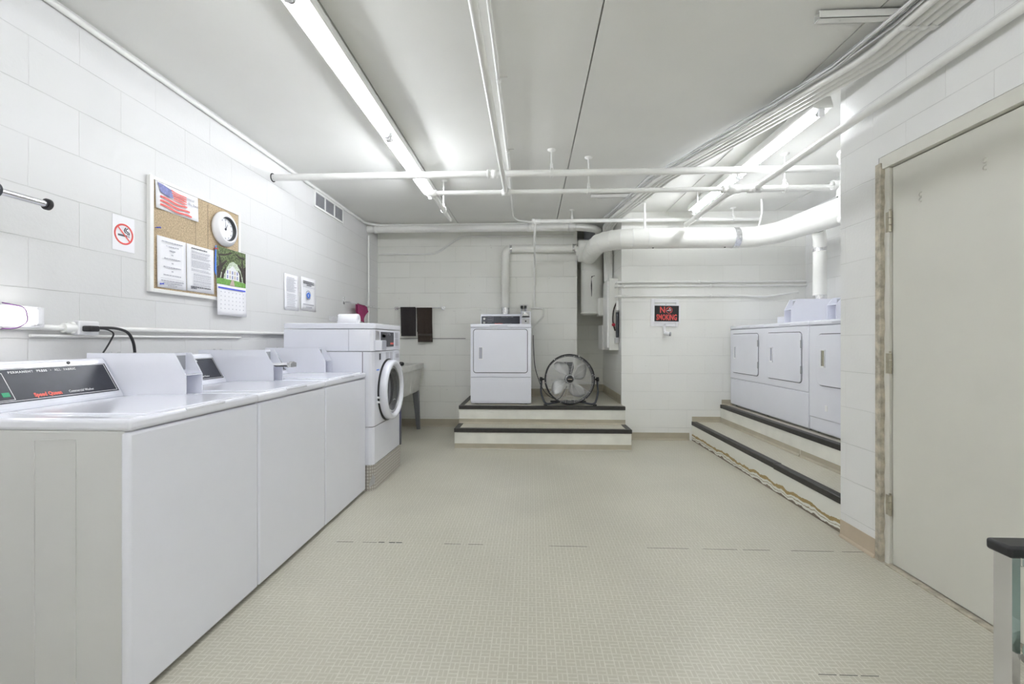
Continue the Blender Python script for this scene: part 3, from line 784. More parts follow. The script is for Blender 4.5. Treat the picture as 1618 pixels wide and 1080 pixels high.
# dryers on the right, face -x
SX = 2.25
ZT2 = 1.295
def side_dryer(t, y0, y1, door_list, seam_at=None, rad=.03, hmat='cell_grey', panel=True):
    MB().rbox(SX + .012, 2.95, y0, y1, Z2 + .012, ZT2 - .036, .008, 2).build('cabinet', 'enamel', t)
    if panel:
        MB().rbox(SX, SX + .014, y0, y1, Z2 + .312, ZT2 - .040, .005, 2).build('front_panel', 'enamel', t)
        MB().rbox(SX, SX + .020, y0, y1, Z2 + .022, Z2 + .307, .008, 3).build('lower_panel', 'enamel', t)
    else:
        MB().rbox(SX, SX + .020, y0, y1, Z2 + .12, ZT2 - .040, .010, 3).build('front_panel', 'enamel', t)
        MB().rbox(SX + .006, SX + .02, y0, y1, Z2 + .022, Z2 + .125, .005, 3).build('lower_panel', 'enamel', t)
        MB().rbox(SX - .002, SX + .001, (y0 + y1) / 2 + .12, (y0 + y1) / 2 + .15, Z2 + .19, Z2 + .235, .001).build('badge', 'plastic_white', t)
    cuts = [y0 - .002] + ([seam_at] if seam_at else []) + [y1 + .002]
    for a_, b_ in zip(cuts[:-1], cuts[1:]):
        MB().rbox(SX - .003, 2.952, a_ + .0008, b_ - .0008, ZT2 - .037, ZT2, .010, 3).build('top', 'enamel', t)
        MB().box(SX - .0038, SX - .003, (a_ + b_) / 2 - .10, (a_ + b_) / 2 + .07, ZT2 - .024, ZT2 - .019).build('model_decal', 'print_grey', t)
    for ya, yb, za, zb in door_list:
        cy, cz_ = (ya + yb) / 2, (za + zb) / 2
        MB().prism([(cy + a, cz_ + b_) for a, b_ in rrect(yb - ya + .012, zb - za + .012, rad + .006)], SX - .0006, SX + .004, 'x').build('door_gap', 'gap_dark', t)
        d = MB().prism([(cy + a, cz_ + b_) for a, b_ in rrect(yb - ya, zb - za, rad)], SX - .009, SX + .004, 'x').build('door', 'enamel', t, bevel=.003)
        door_handle(d, (SX - .009, yb - .085, cz_ + .01), (0, 1, 0), (0, 0, 1), (-1, 0, 0), .048, .135, hmat)
        for z_ in (za + .075, zb - .13): MB().rbox(SX - .013, SX - .001, ya - .012, ya + .004, z_, z_ + .065, .002).build('hinge', 'grey_metal', d)
    for fy_ in (y0 + .05, y1 - .05, (y0 + y1) / 2):
        for fx in (SX + .06, 2.9): MB().cyl((fx, fy_, Z2), (fx, fy_, Z2 + .016), .02, 10).build('foot', 'black_plastic', t)
ya_, yb_ = 3.686, 5.090
t = thing('double_dryer', (2.6, 4.39, Z2), 'double-width white dryer with two doors over one unbroken lower panel', 'dryer')
side_dryer(t, ya_, yb_, [(3.775, 4.305, .785, 1.205), (4.475, 5.035, .785, 1.205)], 4.385)
coin_box(t, 2.92, 2.345, 4.09, 4.20, ZT2 + .001, 1.512, -1, .05, .12)
MB().prism([(5.0, ZT2 + .001), (5.0, ZT2 + .10), (4.25, ZT2 + .10), (4.25, ZT2 + .001)], 2.72, 2.92, 'x').build('console', 'enamel', t)
t = thing('tumble_dryer', (2.6, 3.33, Z2), 'white dryer partly hidden behind the door pier, nearest on the right platform', 'dryer')
side_dryer(t, 2.985, 3.680, [(3.07, 3.575, .79, 1.185)], None, .055, 'hinge_brass', False)
coin_box(t, 2.92, 2.345, 3.50, 3.61, ZT2 + .001, 1.475, -1, .05, .12)
MB().prism([(3.49, ZT2 + .001), (3.49, ZT2 + .10), (3.02, ZT2 + .10), (3.02, ZT2 + .001)], 2.72, 2.92, 'x').build('console', 'enamel', t)

# ------------------------------------------------------------------ fan
fc = Vector((.437, 5.07, .693)); FR = .275
t = thing('floor_fan', (fc.x, fc.y, Z2), 'round black-framed floor fan tilted on its stand beside the single dryer', 'fan')
tilt = R(6)
ax = Vector((0, -math.cos(tilt), math.sin(tilt)))
MB().lathe(fc, ax, [(-.075, FR - .004), (-.075, FR + .006), (.060, FR + .010), (.066, FR + .004), (.060, FR - .012), (-.06, FR - .014)], 72, True).build('shroud', 'black_plastic', t)
uu_ = Vector((1, 0, 0)); vv_ = ax.cross(uu_)
if vv_.z < 0: vv_ = -vv_
gr = MB()
for k in range(24):
    rr = .052 + k * (FR - .062) / 23
    dz = .064 + .020 * (1 - (rr / FR) ** 2)
    gr.tube([fc + ax * dz + (uu_ * math.cos(a) + vv_ * math.sin(a)) * rr for a in [2 * PI * i / 48 for i in range(48)]], .0011, 5, closed=True)
gr.build('guard_ring', 'aluminium', t)
gs = MB()
for k in range(16):
    a = 2 * PI * (k + .5) / 16; d_ = uu_ * math.cos(a) + vv_ * math.sin(a)
    gs.tube([fc + ax * .084 + d_ * .05, fc + ax * .078 + d_ * .15, fc + ax * .062 + d_ * (FR - .002)], .0018, 6)
gs.build('guard_spoke', 'aluminium', t)
hub = MB().lathe(fc, ax, [(.07, .0), (.07, .046), (.088, .050), (.092, .044), (.092, 0)], 32).build('hub_badge', 'steel', t)
MB().lathe(fc, ax, [(.0925, .040), (.094, .038), (.094, 0)], 32).build('badge_face', 'black_plastic', hub)
MB().add([fc + ax * .0945 + uu_ * a + vv_ * b_ for a, b_ in ((-.024, -.004), (.024, -.006), (.024, 0), (0, .003), (-.024, .002))], [(0, 1, 2, 3, 4)]).build('badge_mark', 'cove_pink', hub)
for k in range(4):
    a0 = R(20 + 90 * k) ; 
    def bl(u, v, a0=a0):
        r_ = .05 + u * .195
        wv = (.10 + .42 * math.sin(PI * min(1, u * .9 + .12)))
        a = a0 + (v - .5) * wv * 2.0 + .35 * u
        return fc + ax * (-.01 + (v - .5) * .06) + (uu_ * math.cos(a) + vv_ * math.sin(a)) * r_
    MB().grid(bl, 8, 8).build('blade', 'fan_blade', t, solid=.002)
MB().lathe(fc, ax, [(-.12, 0), (-.12, .05), (-.03, .055), (.03, .045), (.05, .02), (.05, 0)], 24).build('motor', 'dark_grey', t)
bq = ((-.055, .20), (.055, .20), (.06, .13), (.03, .04), (-.03, .04), (-.06, .13))
MB().add([fc + ax * d_ + uu_ * a + vv_ * b_ for d_ in (-.10, -.08) for a, b_ in bq], [tuple(range(6)), tuple(range(11, 5, -1))] + [(i, (i + 1) % 6, 6 + (i + 1) % 6, 6 + i) for i in range(6)]).build('motor_bracket', 'dark_grey', t)
rg = MB()
for k in range(6):
    a = R(68 - k * 60 + 0); d_ = uu_ * math.cos(a) + vv_ * math.sin(a)
    rg.cyl(fc + ax * .06 + d_ * (FR + .002), fc + ax * .075 + d_ * (FR + .002), .005, 8)
rg.build('clip', 'chrome', t)
rear = MB()
for k in range(10):
    a = 2 * PI * k / 10; d_ = uu_ * math.cos(a) + vv_ * math.sin(a)
    rear.tube([fc - ax * .13 + d_ * .05, fc - ax * .075 + d_ * FR], .0016, 5)
rear.build('rear_guard', 'aluminium', t)
st = MB()
zf = Z2 + .012
st.tube(smooth_path([(fc.x - .315, fc.y, fc.z + .02), (fc.x - .325, fc.y - .01, fc.z - .16), (fc.x - .275, fc.y - .10, zf + .0), (fc.x - .09, fc.y - .02, zf + .028), (fc.x + .09, fc.y - .02, zf + .028), (fc.x + .275, fc.y - .10, zf), (fc.x + .325, fc.y - .01, fc.z - .16), (fc.x + .315, fc.y, fc.z + .02)], .05, 6), .0115, 12)
st.build('stand', 'dark_grey', t)
bk = MB().tube(smooth_path([(fc.x - .09, fc.y - .02, zf + .025), (fc.x - .22, fc.y + .17, zf), (fc.x + .22, fc.y + .17, zf), (fc.x + .09, fc.y - .02, zf + .025)], .05), .0105, 10)
bk.build('rear_foot', 'black_plastic', t)
kb = MB()
for s in (-1, 1):
    kb.lathe(fc + Vector((s * .285, 0, 0)), (s, 0, 0), [(0, .010), (.02, .010), (.022, .024), (.05, .026), (.055, 0)], 14)
kb.build('tilt_knob', 'black_plastic', t)
cl = MB()
for s in (-1, 1): cl.rbox(fc.x + s * .275 - .02, fc.x + s * .275 + .02, fc.y - .12, fc.y - .08, Z2, Z2 + .018, .004)
cl.rbox(fc.x - .055, fc.x - .02, fc.y - .04, fc.y, Z2 + .022, Z2 + .055, .004).rbox(fc.x + .02, fc.x + .055, fc.y - .04, fc.y, Z2 + .022, Z2 + .055, .004)
cl.build('rubber_foot', 'black_plastic', t)
tag(MB().tube(smooth_path([(.030, 5.60, 1.20), (.030, 5.50, 1.08), (.045, 5.42, .80), (.12, 5.38, .58), (.20, 5.33, .47), (.33, 5.22, Z2 + .02), (.42, 5.20, .60)], .12, 6), .0045, 8).build('power_cord', 'black_plastic'),
    'thin black cord hanging from the single dryer down to the fan', 'cord')

# ------------------------------------------------------------------ pipes overhead
def ring(mb, c, axis, r, w_):
    mb.lathe(Vector(c) - Vector(axis) * w_ / 2, axis, [(0, r * .9), (0, r), (w_, r), (w_, r * .9)], 20, True)
def clevis(parent, x, y, z, r, axis='x', top=ZC, flange=True):
    h = MB(); n_ = 12
    pts = [(math.sin(a) * (r + .006), math.cos(a) * (r + .006)) for a in [2 * PI * i / 20 for i in range(20)]]
    for o_ in (-.008, .008):
        if axis == 'x': h.tube([(x + o_, y + a, z + b_ * 1.0 + (.010 if b_ > 0 else 0)) for a, b_ in pts], .003, 6, closed=True)
        else: h.tube([(x + a, y + o_, z + b_ + (.010 if b_ > 0 else 0)) for a, b_ in pts], .003, 6, closed=True)
    h.rbox(x - .010, x + .010, y - .010, y + .010, z + r + .008, z + r + .045, .003)
    h.cyl((x, y, z + r + .04), (x, y, top), .006, 8)
    if flange: h.lathe((x, y, top), (0, 0, -1), [(0, .032), (.006, .030), (.014, .012), (.02, 0)], 16)
    h.build('pipe_hanger', 'pipe_paint', parent)
# P1
t = thing('cross_pipe', (0, 3.45, 2.42), 'thick white pipe spanning the whole room, uppermost near cross pipe, from left block wall', 'pipe')
MB().cyl((XL + .001, 3.40, 2.42), (2.36, 3.40 , 2.42), .026).build('pipe', 'pipe_paint', t)
c_ = MB(); ring(c_, (-.28, 3.40, 2.42), (1, 0, 0), .032, .05); ring(c_, (-.33, 3.40, 2.42), (1, 0, 0), .034, .015); c_.build('coupling', 'pipe_paint', t)
MB().lathe((XL + .001, 3.40, 2.42), (1, 0, 0), [(0, .034), (.004, .034), (.004, .027), (0, .027)], 20, True).build('wall_sleeve', 'seam_dark', t)
clevis(t, .158, 3.40, 2.42, .026)
# P2
t = thing('cross_pipe', (0, 3.54, 2.33), 'thinner white cross pipe just below and behind the thick one, with branch pipes', 'pipe')
Y2 = 3.555
MB().cyl((-.82, Y2, 2.33), (1.52, Y2, 2.33), .019).build('pipe', 'pipe_paint', t)
MB().tube([(1.52, Y2, 2.33), (1.56, Y2, 2.33), (1.60, Y2, 2.33), (2.36, Y2, 2.33)], [.021, .024, .026, .026]).build('wide_pipe', 'pipe_paint', t)
MB().cyl((-.80, Y2, 2.33), (-.80, 4.33, 2.33), .019).lathe((-.80, 4.33, 2.33), (0, 1, 0), [(-.03, .023), (.004, .023), (.012, .012), (.012, 0)], 16).build('branch_pipe', 'pipe_paint', t)
MB().cyl((1.60, Y2, 2.33), (1.60, 4.62, 2.33), .026).lathe((1.60, 4.62, 2.33), (0, 1, 0), [(-.03, .030), (.004, .030), (.015, .016), (.015, 0)], 16).build('branch_pipe', 'pipe_paint', t)
for x_, r1, w1_, dy_ in ((-.80, .027, .075, .03), (-.20, .026, .07, -.03), (1.60, .033, .09, .035), (1.755, .033, .10, -.03)):
    c_ = MB(); ring(c_, (x_, Y2, 2.33), (1, 0, 0), r1, w1_); ring(c_, (x_, Y2 + dy_, 2.33), (0, 1, 0), r1 * .93, .055); c_.build('tee_fitting', 'pipe_paint', t)
c_ = MB(); ring(c_, (1.52, Y2, 2.33), (1, 0, 0), .030, .03); c_.build('coupling', 'pipe_paint', t)
clevis(t, -.80, 4.02, 2.33, .019, 'y'); clevis(t, 1.60, 4.32, 2.33, .026, 'y'); clevis(t, .46, Y2, 2.33, .019); clevis(t, 1.99, Y2, 2.33, .026)
# A: runs towards the camera
tag(MB().tube(smooth_path([(-.203, Y2, 2.33), (-.203, 2.0, 2.33), (-.208, YN, 2.33)], .05), .018).build('ceiling_pipe', 'pipe_paint'), 'white pipe running along the room below the slim ceiling conduit', 'pipe')
# B: conduit on the ceiling
t = thing('ceiling_conduit', (-.2, 3, 2.585), 'slim white conduit clipped to the ceiling beside the long pipe', 'conduit')
MB().tube(smooth_path([(-.172, YN, 2.587), (-.185, 3.9, 2.587), (-.205, 5.12, 2.580), (-.16, 5.18, 2.54), (.03, 5.20, 2.525)], .09, 6), .0105, 10).build('conduit', 'pipe_paint', t)
for y_ in (1.2, 2.45, 3.38, 4.3):
    c_ = MB(); ring(c_, (-.18, y_, 2.587), (0, 1, 0), .0135, .035); c_.rbox(-.18, -.13, y_ - .008, y_ + .008, 2.592, 2.5995, .002); c_.build('clip', 'pipe_paint', t)
# E: pipe along the door wall
t = thing('wall_pipe', (1.75, 1.5, 2.33), 'white pipe running high along the wall above the cream door', 'pipe')
MB().cyl((1.752, Y2 - .02, 2.33), (1.752, YN + .001, 2.33), .0225).build('pipe', 'pipe_paint', t)
# far pipes
t = thing('cross_pipe', (-.6, 5.45, 2.52), 'thick white pipe under the ceiling along the back wall', 'pipe')
MB().tube(smooth_path([(XL + .001, 5.43, 2.52), (.62, 5.43, 2.52), (.84, 5.55, 2.52), (.90, 5.9, 2.52), (.90, YR - .002, 2.52)], .2, 8), .045, 20).build('pipe', 'pipe_paint', t)
for x_ in (-1.93, -.02, .50):
    c_ = MB(); ring(c_, (x_, 5.43, 2.52), (1, 0, 0), .051, .05 if x_ < 0 else .09); c_.build('coupling', 'pipe_paint', t)
t = thing('cross_pipe', (1.2, 5.2, 2.46), 'thin white pipe crossing in front of the projecting block near the ceiling', 'pipe')
MB().tube([(.03, 4.98, 2.475), (2.52, 4.98, 2.475)], .0215, 14).build('pipe', 'pipe_paint', t)
c_ = MB(); ring(c_, (.06, 4.98, 2.475), (1, 0, 0), .028, .10); ring(c_, (.03, 4.98, 2.475), (1, 0, 0), .031, .03); c_.build('coupling', 'pipe_paint', t)
clevis(t, .46, 4.98, 2.475, .021); clevis(t, 2.23, 4.98, 2.475, .021)
c_ = MB().tube(smooth_path([(.05, 4.98, 2.45), (.04, 5.1, 2.30), (.045, 5.76, 2.12), (.045, 5.765, 1.55)], .06), .012, 10); c_.build('drop_pipe', 'pipe_paint', t)
tag(MB().tube(smooth_path([(XL + .02, 5.775, 2.275), (-1.25, 5.775, 2.275), (-.93, 5.775, 2.50), (.55, 5.775, 2.50)], .1), .013, 10).build('back_conduit', 'pipe_paint'), 'thin white conduit on the back wall bending up towards the ceiling', 'conduit')
tag(MB().tube(smooth_path([(XL + .014, YN, ZC - .035), (XL + .014, 5.30, ZC - .035), (XL + .16, 5.42, ZC - .035), (.55, 5.42, ZC - .028)], .09, 6), .013, 10).build('edge_conduit', 'pipe_paint'), 'long white conduit following the joint of left wall and ceiling', 'conduit')
tag(MB().tube([(XL + .014, 5.42, 2.44), (XL + .014, 5.42, .30)], .012, 10).build('corner_conduit', 'pipe_paint'), 'white vertical conduit near the back left corner', 'conduit')
# low conduit behind the washers
t = thing('wall_conduit', (XL + .02, 2.9, 1.19), 'white conduit along the left wall behind the washers ending in a box', 'conduit')
MB().cyl((XL + .016, 1.96, 1.193), (XL + .016, 3.62, 1.193), .012, 12).cyl((XL + .016, .2, 1.193), (XL + .016, 1.83, 1.193), .012, 12).build('conduit', 'pipe_paint', t)
MB().rbox(XL, XL + .05, 3.60, 3.70, 1.09, 1.24, .004).build('junction_box', 'pipe_paint', t)
MB().cyl((XL + .012, 1.7, 1.158), (XL + .012, 3.0, 1.158), .006, 8).build('lower_conduit', 'pipe_paint', t)

# big exhaust duct
t = thing('exhaust_duct', (1.6, 4.72, 2.21), 'large round white duct crossing before the projecting block and bending toward the right wall', 'duct')
DR = .105
path = [Vector((.74, 5.66, 2.21)), Vector((.74, 5.10, 2.21))] + arc((1.06, 5.04, 2.21), .32, 180, 270, ('x', 'y'), 5)[1:] + [Vector((2.18, 4.72, 2.21))]
MB().tube(path, DR, 32, False).build('straight_section', 'duct_paint', t)
MB().tube([(2.18, 4.72, 2.21), (2.33, 4.69, 2.21), (2.46, 4.50, 2.21), (2.58, 3.9, 2.21), (2.62, 2.70, 2.21)], [DR, DR, DR, DR * 1.0, DR], 32, False).build('bent_section', 'duct_paint', t)
sm = MB()
for i in range(1, len(path) - 1):
    d_ = (path[i + 1] - path[i - 1]).normalized(); sm.lathe(path[i] - d_ * .003, d_, [(0, DR), (.003, DR + .0035), (.006, DR)], 32)
sm.lathe((1.22, 4.72, 2.21), (1, 0, 0), [(0, DR), (.003, DR + .003), (.006, DR)], 32)
sm.build('duct_seam', 'pipe_paint', t)
MB().lathe((2.10, 4.72, 2.21), (1, 0, 0), [(0, DR + .0015), (.06, DR + .0015)], 32).build('foil_tape', 'foil', t)
MB().rbox(1.19, 1.21, 4.71, 4.73, 2.31, ZC - .001, .002).build('duct_strap', 'pipe_paint', t)
MB().tube([(2.37, 4.70, 2.33), (2.39, 4.68, 2.45), (2.385, 4.68, ZC - .001)], .011, 8).build('duct_strap', 'pipe_paint', t)
dt = MB()
for x_ in (1.28, 2.02): dt.lathe((x_, 4.72 - .02, 2.21 - DR - .001), (0, 0, 1), [(0, 0), (0, .010), (.006, .010)], 10)
dt.build('screw_patch', 'black_plastic', t)
MB().cyl((2.56, 4.42, 2.335), (2.70, 3.20, 2.335), .020, 12).build('side_pipe', 'pipe_paint', t)

t = thing('vertical_duct', (.79, 5.9, 1.47), 'wide white upright duct in the recess with a capped lower end', 'duct')
MB().lathe((.80, 5.86, 1.475), (0, 0, 1), [(0, 0), (0, .135), (.012, .143), (.012, .147), (.03, .147), (.03, .143), (.90, .143)], 40).build('body', 'duct_paint', t)
MB().lathe((.82, 5.90, 2.38), (0, 0, 1), [(0, .12), (.20, .12)], 32).build('upper_sleeve', 'grey_metal', t)
MB().lathe((.60, 5.66, 2.275), (1, 0, 0), [(-.02, 0), (-.02, .06), (0, .06), (0, .135), (.02, .138), (.20, .138)], 36).build('side_collar', 'duct_paint', t)
sm = MB().lathe((.80, 5.86, 2.05), (0, 0, 1), [(0, .143), (.003, .1455), (.006, .143)], 40).build('duct_seam', 'pipe_paint', t)
MB().add([(.775, 5.714, 1.70), (.781, 5.713, 1.70), (.783, 5.713, 1.85), (.776, 5.714, 1.93), (.79, 5.713, 1.955), (.82, 5.716, 1.965), (.82, 5.716, 1.97), (.775, 5.713, 1.96), (.768, 5.715, 1.84)], [(0, 1, 2, 8), (8, 2, 3), (3, 4, 7), (4, 5, 6, 7), (8, 3, 7)]).build('peeled_scratch', 'black_plastic', t)

t = thing('dryer_duct', (-.333, 5.72, 1.4), 'slim white duct rising behind the single dryer and turning right', 'duct')
MB().tube([(-.333, 5.728, 1.33), (-.333, 5.728, 2.25), (-.325, 5.728, 2.275), (-.295, 5.728, 2.315), (-.26, 5.728, 2.325), (.30, 5.725, 2.322), (.584, 5.70, 2.318)], .052, 22).build('duct', 'duct_paint', t)
f_ = MB()
f_.lathe((-.333, 5.728, 1.46), (0, 0, 1), [(0, .0535), (.10, .0535)], 22)
f_.lathe((-.275, 5.728, 2.322), (1, 0, 0), [(0, .054), (.03, .054)], 22); f_.lathe((.53, 5.705, 2.319), (1, 0, 0), [(0, .0545), (.055, .0545)], 22)
f_.build('foil_tape', 'foil', t)

t = thing('dryer_duct', (2.62, 4.0, 1.4), 'white upright duct above the right dryers joining the large duct', 'duct')
MB().tube([(2.64, 4.16, 1.30), (2.64, 4.16, 1.98), (2.63, 4.14, 2.05), (2.59, 4.10, 2.13)], .054, 22).build('duct', 'duct_paint', t)
MB().lathe((2.64, 4.16, 1.47), (0, 0, 1), [(0, .0555), (.08, .0555)], 22).build('foil_tape', 'foil', t)
MB().lathe((2.64, 4.16, 1.95), (0, 0, 1), [(0, .0555), (.05, .0555)], 22).build('foil_tape', 'foil', t)

t = thing('riser_pipe', (2.36, 3.45, 2.0), 'white upright pipe with fittings at the end of the cross pipes', 'pipe')
MB().cyl((2.385, 3.48, 2.05), (2.385, 3.48, 2.28), .034).lathe((2.385, 3.48, 2.05), (0, 0, 1), [(-.02, 0), (-.02, .02), (0, .04), (.03, .04), (.03, .034)], 20).build('pipe', 'pipe_paint', t)
c_ = MB().lathe((2.385, 3.48, 2.28), (0, 0, 1), [(-.04, .045), (0, .045), (.03, .040), (.06, .045), (.07, .026)], 20)
c_.cyl((2.385, 3.48, 2.34), (2.385, 3.48, 2.50), .022, 14); c_.lathe((2.385, 3.48, 2.47), (0, 0, 1), [(0, .03), (.05, .03)], 16)
ring(c_, (2.34, 3.50, 2.33), (1, 0, 0), .036, .05)
c_.tube(smooth_path([(2.385, 3.48, 2.50), (2.36, 3.46, 2.53), (2.30, 3.40, 2.53), (2.30, 3.2, 2.53), (2.9, 2.75, 2.53)], .04), .022, 12)
c_.build('fitting', 'pipe_paint', t)

# conduits and cables on strut trapezes
CZ = 2.532
base = [(1.69, YN + .02), (1.685, 2.25), (1.43, 3.02), (1.13, 3.85), (.945, 5.12), (.93, 5.50)]
offs = [-.042, .0, .042, .084]
CL = ['first painted ceiling conduit, right beside the loose cables', 'second painted ceiling conduit out from the loose cables', 'third painted ceiling conduit out from the loose cables', 'painted ceiling conduit of the four parallel ones closest to the door wall']
for i, o_ in enumerate(offs):
    sp_ = .88 if i else 1
    pts = [(x_ + o_ * (1 if y_ < 5 else .8), y_, CZ) for x_, y_ in base]
    pts.append((base[-1][0] + o_ * .6 + .02, 5.58, 2.40)); pts.append((base[-1][0] + o_ * .6 + .03, 5.60 , 1.872))
    tag(MB().tube(smooth_path(pts, .09, 5), .0185, 12).build('electrical_conduit', 'pipe_paint'),
        CL[i], 'conduit', 'parallel conduits under the ceiling')
random.seed(3)
t = thing('cable_bundle', (1.62, 1.5, 2.55), 'loose bundle of thin pale cables lying beside the parallel ceiling conduits', 'cables')
for k in range(9):
    pts = []
    for j in range(26):
        y_ = YN + .02 + (5.1 - YN - .02) * j / 25
        for a, b_ in zip(base[:-1], base[1:]):
            if a[1] <= y_ <= b_[1]:
                x_ = a[0] + (b_[0] - a[0]) * (y_ - a[1]) / (b_[1] - a[1])
        pts.append((x_ - .078 - .011 * (k % 5) + random.uniform(-.012, .012), y_, 2.535 + .014 * (k // 5) + random.uniform(-.008, .008)))
    MB().tube(pts, random.choice([.0025, .0032, .004]), 6).build('cable', ('pipe_paint', 'plastic_white', 'cable_grey')[k % 3], t)
def strut(x0, x1, y, label, cxs):
    t = thing('strut_channel', (x0, y, 2.5), label, 'strut')
    z0, z1 = 2.556, 2.592
    s_ = MB().box(x0, x1, y - .02, y - .0175, z0, z1).box(x0, x1, y + .0175, y + .02, z0, z1).box(x0, x1, y - .02, y + .02, z0, z0 + .0025)
    s_.box(x0, x1, y - .02, y - .010, z1 - .0025, z1).box(x0, x1, y + .010, y + .02, z1 - .0025, z1)
    s_.build('channel', 'pipe_paint', t)
    for i, o_ in enumerate(offs):
        c_ = MB(); ring(c_, (cxs + o_, y, CZ), (0, 1, 0), .0225, .028); c_.rbox(cxs + o_ - .006, cxs + o_ + .006, y - .012, y + .012, CZ + .021, z0, .001); c_.build('conduit_clamp', 'pipe_paint', t)
    r_ = MB()
    for x_ in (x0 + .10,): r_.cyl((x_, y, z0), (x_, y, ZC), .005, 8)
    r_.build('threaded_rod', 'steel', t)
strut(1.27, 1.795, 2.02, 'white channel under the ceiling at upper right holding the conduits', 1.69)
strut(.60, 1.20, 4.45, 'short white channel under the far ceiling holding the conduits', 1.044)

# ------------------------------------------------------------------ recess electrical gear
t = thing('electrical_cabinet', (.98, 5.5, 1.02), 'tall white electrical cabinet on the side wall of the recess', 'cabinet')
MB().rbox(.925, XB0 - e, 5.27, 5.62, 1.02, 1.87, .004).build('cabinet', 'duct_paint', t)
MB().box(.905, .9245, 5.29, 5.60, 1.05, 1.84).build('cover', 'white_paint', t)
MB().rbox(.90, XB0 - e, 5.63, 5.95, 1.02, 1.33, .004).rbox(.86, XB0 - e, 5.65, 5.88, 1.45, 1.68, .015).build('side_box', 'duct_paint', t)
MB().rbox(.96, XB0 - e, 5.63, 5.80, 1.88, ZC - .002, .004).build('raceway', 'white_paint', t)
MB().cyl((1.02, 5.25, 1.49), (1.02, 5.25, 1.60), .022, 14).build('conduit_body', 'white_paint', t)
MB().tube(smooth_path([(1.015, 5.25, 1.60), (.97, 5.25, 1.50), (.96, 5.25, 1.36), (.99, 5.25, 1.25)], .05), .008, 8).build('cable', 'trunk_dark', t)
MB().rbox(1.0, 1.028, 5.22, 5.265, 1.17, 1.47, .004).build('cable_plug', 'dark_grey', t)
MB().rbox(.985, 1.028, 5.21, 5.262, 1.10, 1.17, .004).build('connector', 'steel', t)
MB().lathe((.968, 5.235, 1.32), (0, -1, 0), [(0, .02), (.02, .018), (.022, 0)], 12).build('red_tag', 'red_tag', t)
# three conduits along the block
for z_, x1_, lab in ((1.80, XA - .001, 'topmost of three white conduits along the projecting block above the sign'), (1.755, XA - .001, 'middle of three white conduits along the projecting block above the sign'), (1.64, 2.78, 'lowest of three white conduits along the projecting block, just above the sign')):
    t = thing('block_conduit', (1.0, YB2 - .014, z_), lab, 'conduit')
    MB().tube(smooth_path([(.985, 5.20, z_), (.985, YB2 - .016, z_), (x1_ if z_ > 1.7 else 2.35, YB2 - .016, z_)] + ([] if z_ > 1.7 else [(2.62, YB2 - .03, z_ - .015), (2.95, YB2 - .1, z_ + .03)]), .02), .0125, 10).build('conduit', 'pipe_paint', t)
    for x_ in ((1.06, 2.03) if z_ < 1.79 else (1.90,)):
        c_ = MB(); ring(c_, (x_, YB2 - .016, z_), (1, 0, 0), .0165, .03); c_.build('clip', 'pipe_paint', t)

# dryer outlet and drop wiring on the back wall
t = thing('wall_outlet', (-.09, YB, 1.44), 'white outlet box with two plugs behind the single dryer meter', 'outlet')
MB().rbox(-.145, -.035, YB - .05, YB, 1.46, 1.60, .004).build('box', 'white_paint', t)
q = MB(); 
for x_ in (-.118, -.072): q.rbox(x_ - .016, x_ + .016, YB - .085, YB - .05, 1.545, 1.585, .006)
q.build('plug', 'black_plastic', t)
q = MB().tube([(-.118, YB - .075, 1.55), (-.128, YB - .07, 1.50), (-.13, YB - .07, 1.36)], .006, 8).tube([(-.072, YB - .075, 1.55), (-.068, YB - .07, 1.45), (-.07, YB - .07, 1.36)], .010, 8)
q.build('cord', 'cell_grey', t)
t = thing('flexible_conduit', (.08, YB, 1.55), 'thin whip conduit leaving a tee on the back wall toward the single dryer', 'conduit')
MB().cyl((.0, YB - .016, 1.555), (.15, YB - .016, 1.555), .013, 10).build('tee_fitting', 'pipe_paint', t)
MB().tube(smooth_path([(.13, YB - .016, 1.555), (.165, YB - .02, 1.54), (.16, YB - .02, 1.44), (.07, YB - .03, 1.35), (.0, YB - .05, 1.30)], .06, 6), .010, 8).build('whip', 'duct_paint', t)

# ------------------------------------------------------------------ fluorescent fixtures
def fixture(x, y0, y1, label, n, mats=('tube_light',)):
    t = thing('fluorescent_fixture', (x, (y0 + y1) / 2, 2.5), label, 'ceiling light')
    MB().prism([(x - .058, 2.503), (x + .058, 2.503), (x + .058, 2.52), (x + .045, 2.568), (x - .045, 2.568), (x - .058, 2.52)], y0, y1, 'y').build('housing', 'white_paint', t, bevel=.002)
    L = (y1 - y0) / n
    for i in range(n):
        a, b_ = y0 + i * L + .028, y0 + (i + 1) * L - .028
        MB().cyl((x, a, 2.485), (x, b_, 2.485), .0175, 16).build('tube', mats[i % len(mats)], t)
        for yy_, d_ in ((a, -1), (b_, 1)):
            MB().rbox(x - .016, x + .016, yy_ + d_ * .004, yy_ + d_ * .020, 2.458, 2.5025, .003).build('socket', 'plastic_white', t)
            MB().cyl((x, yy_ + d_ * .001, 2.485), (x, yy_ - d_ * .016, 2.485), .0182, 16).build('tube_cap', 'steel', t)
    for yy_ in (y0 + .3, y1 - .3): MB().rbox(x - .03, x + .03, yy_ - .02, yy_ + .02, 2.568, ZC - .001, .002).build('mounting_block', 'white_paint', t)
    return t
fixture(-.945, 1.665, 4.12, 'long lit ceiling fixture over the washers, its tubes running away', 2, ('tube_light_lowered', 'tube_light_bright'))
fixture(-.945, -.80, 1.655, 'lit ceiling fixture over the washers, cut by the top edge', 2, ('tube_light_dim',))
fixture(1.71, 2.665, 4.74, 'lit ceiling fixture at right over the steps to the dryers', 2, ('tube_light', 'tube_light_raised'))
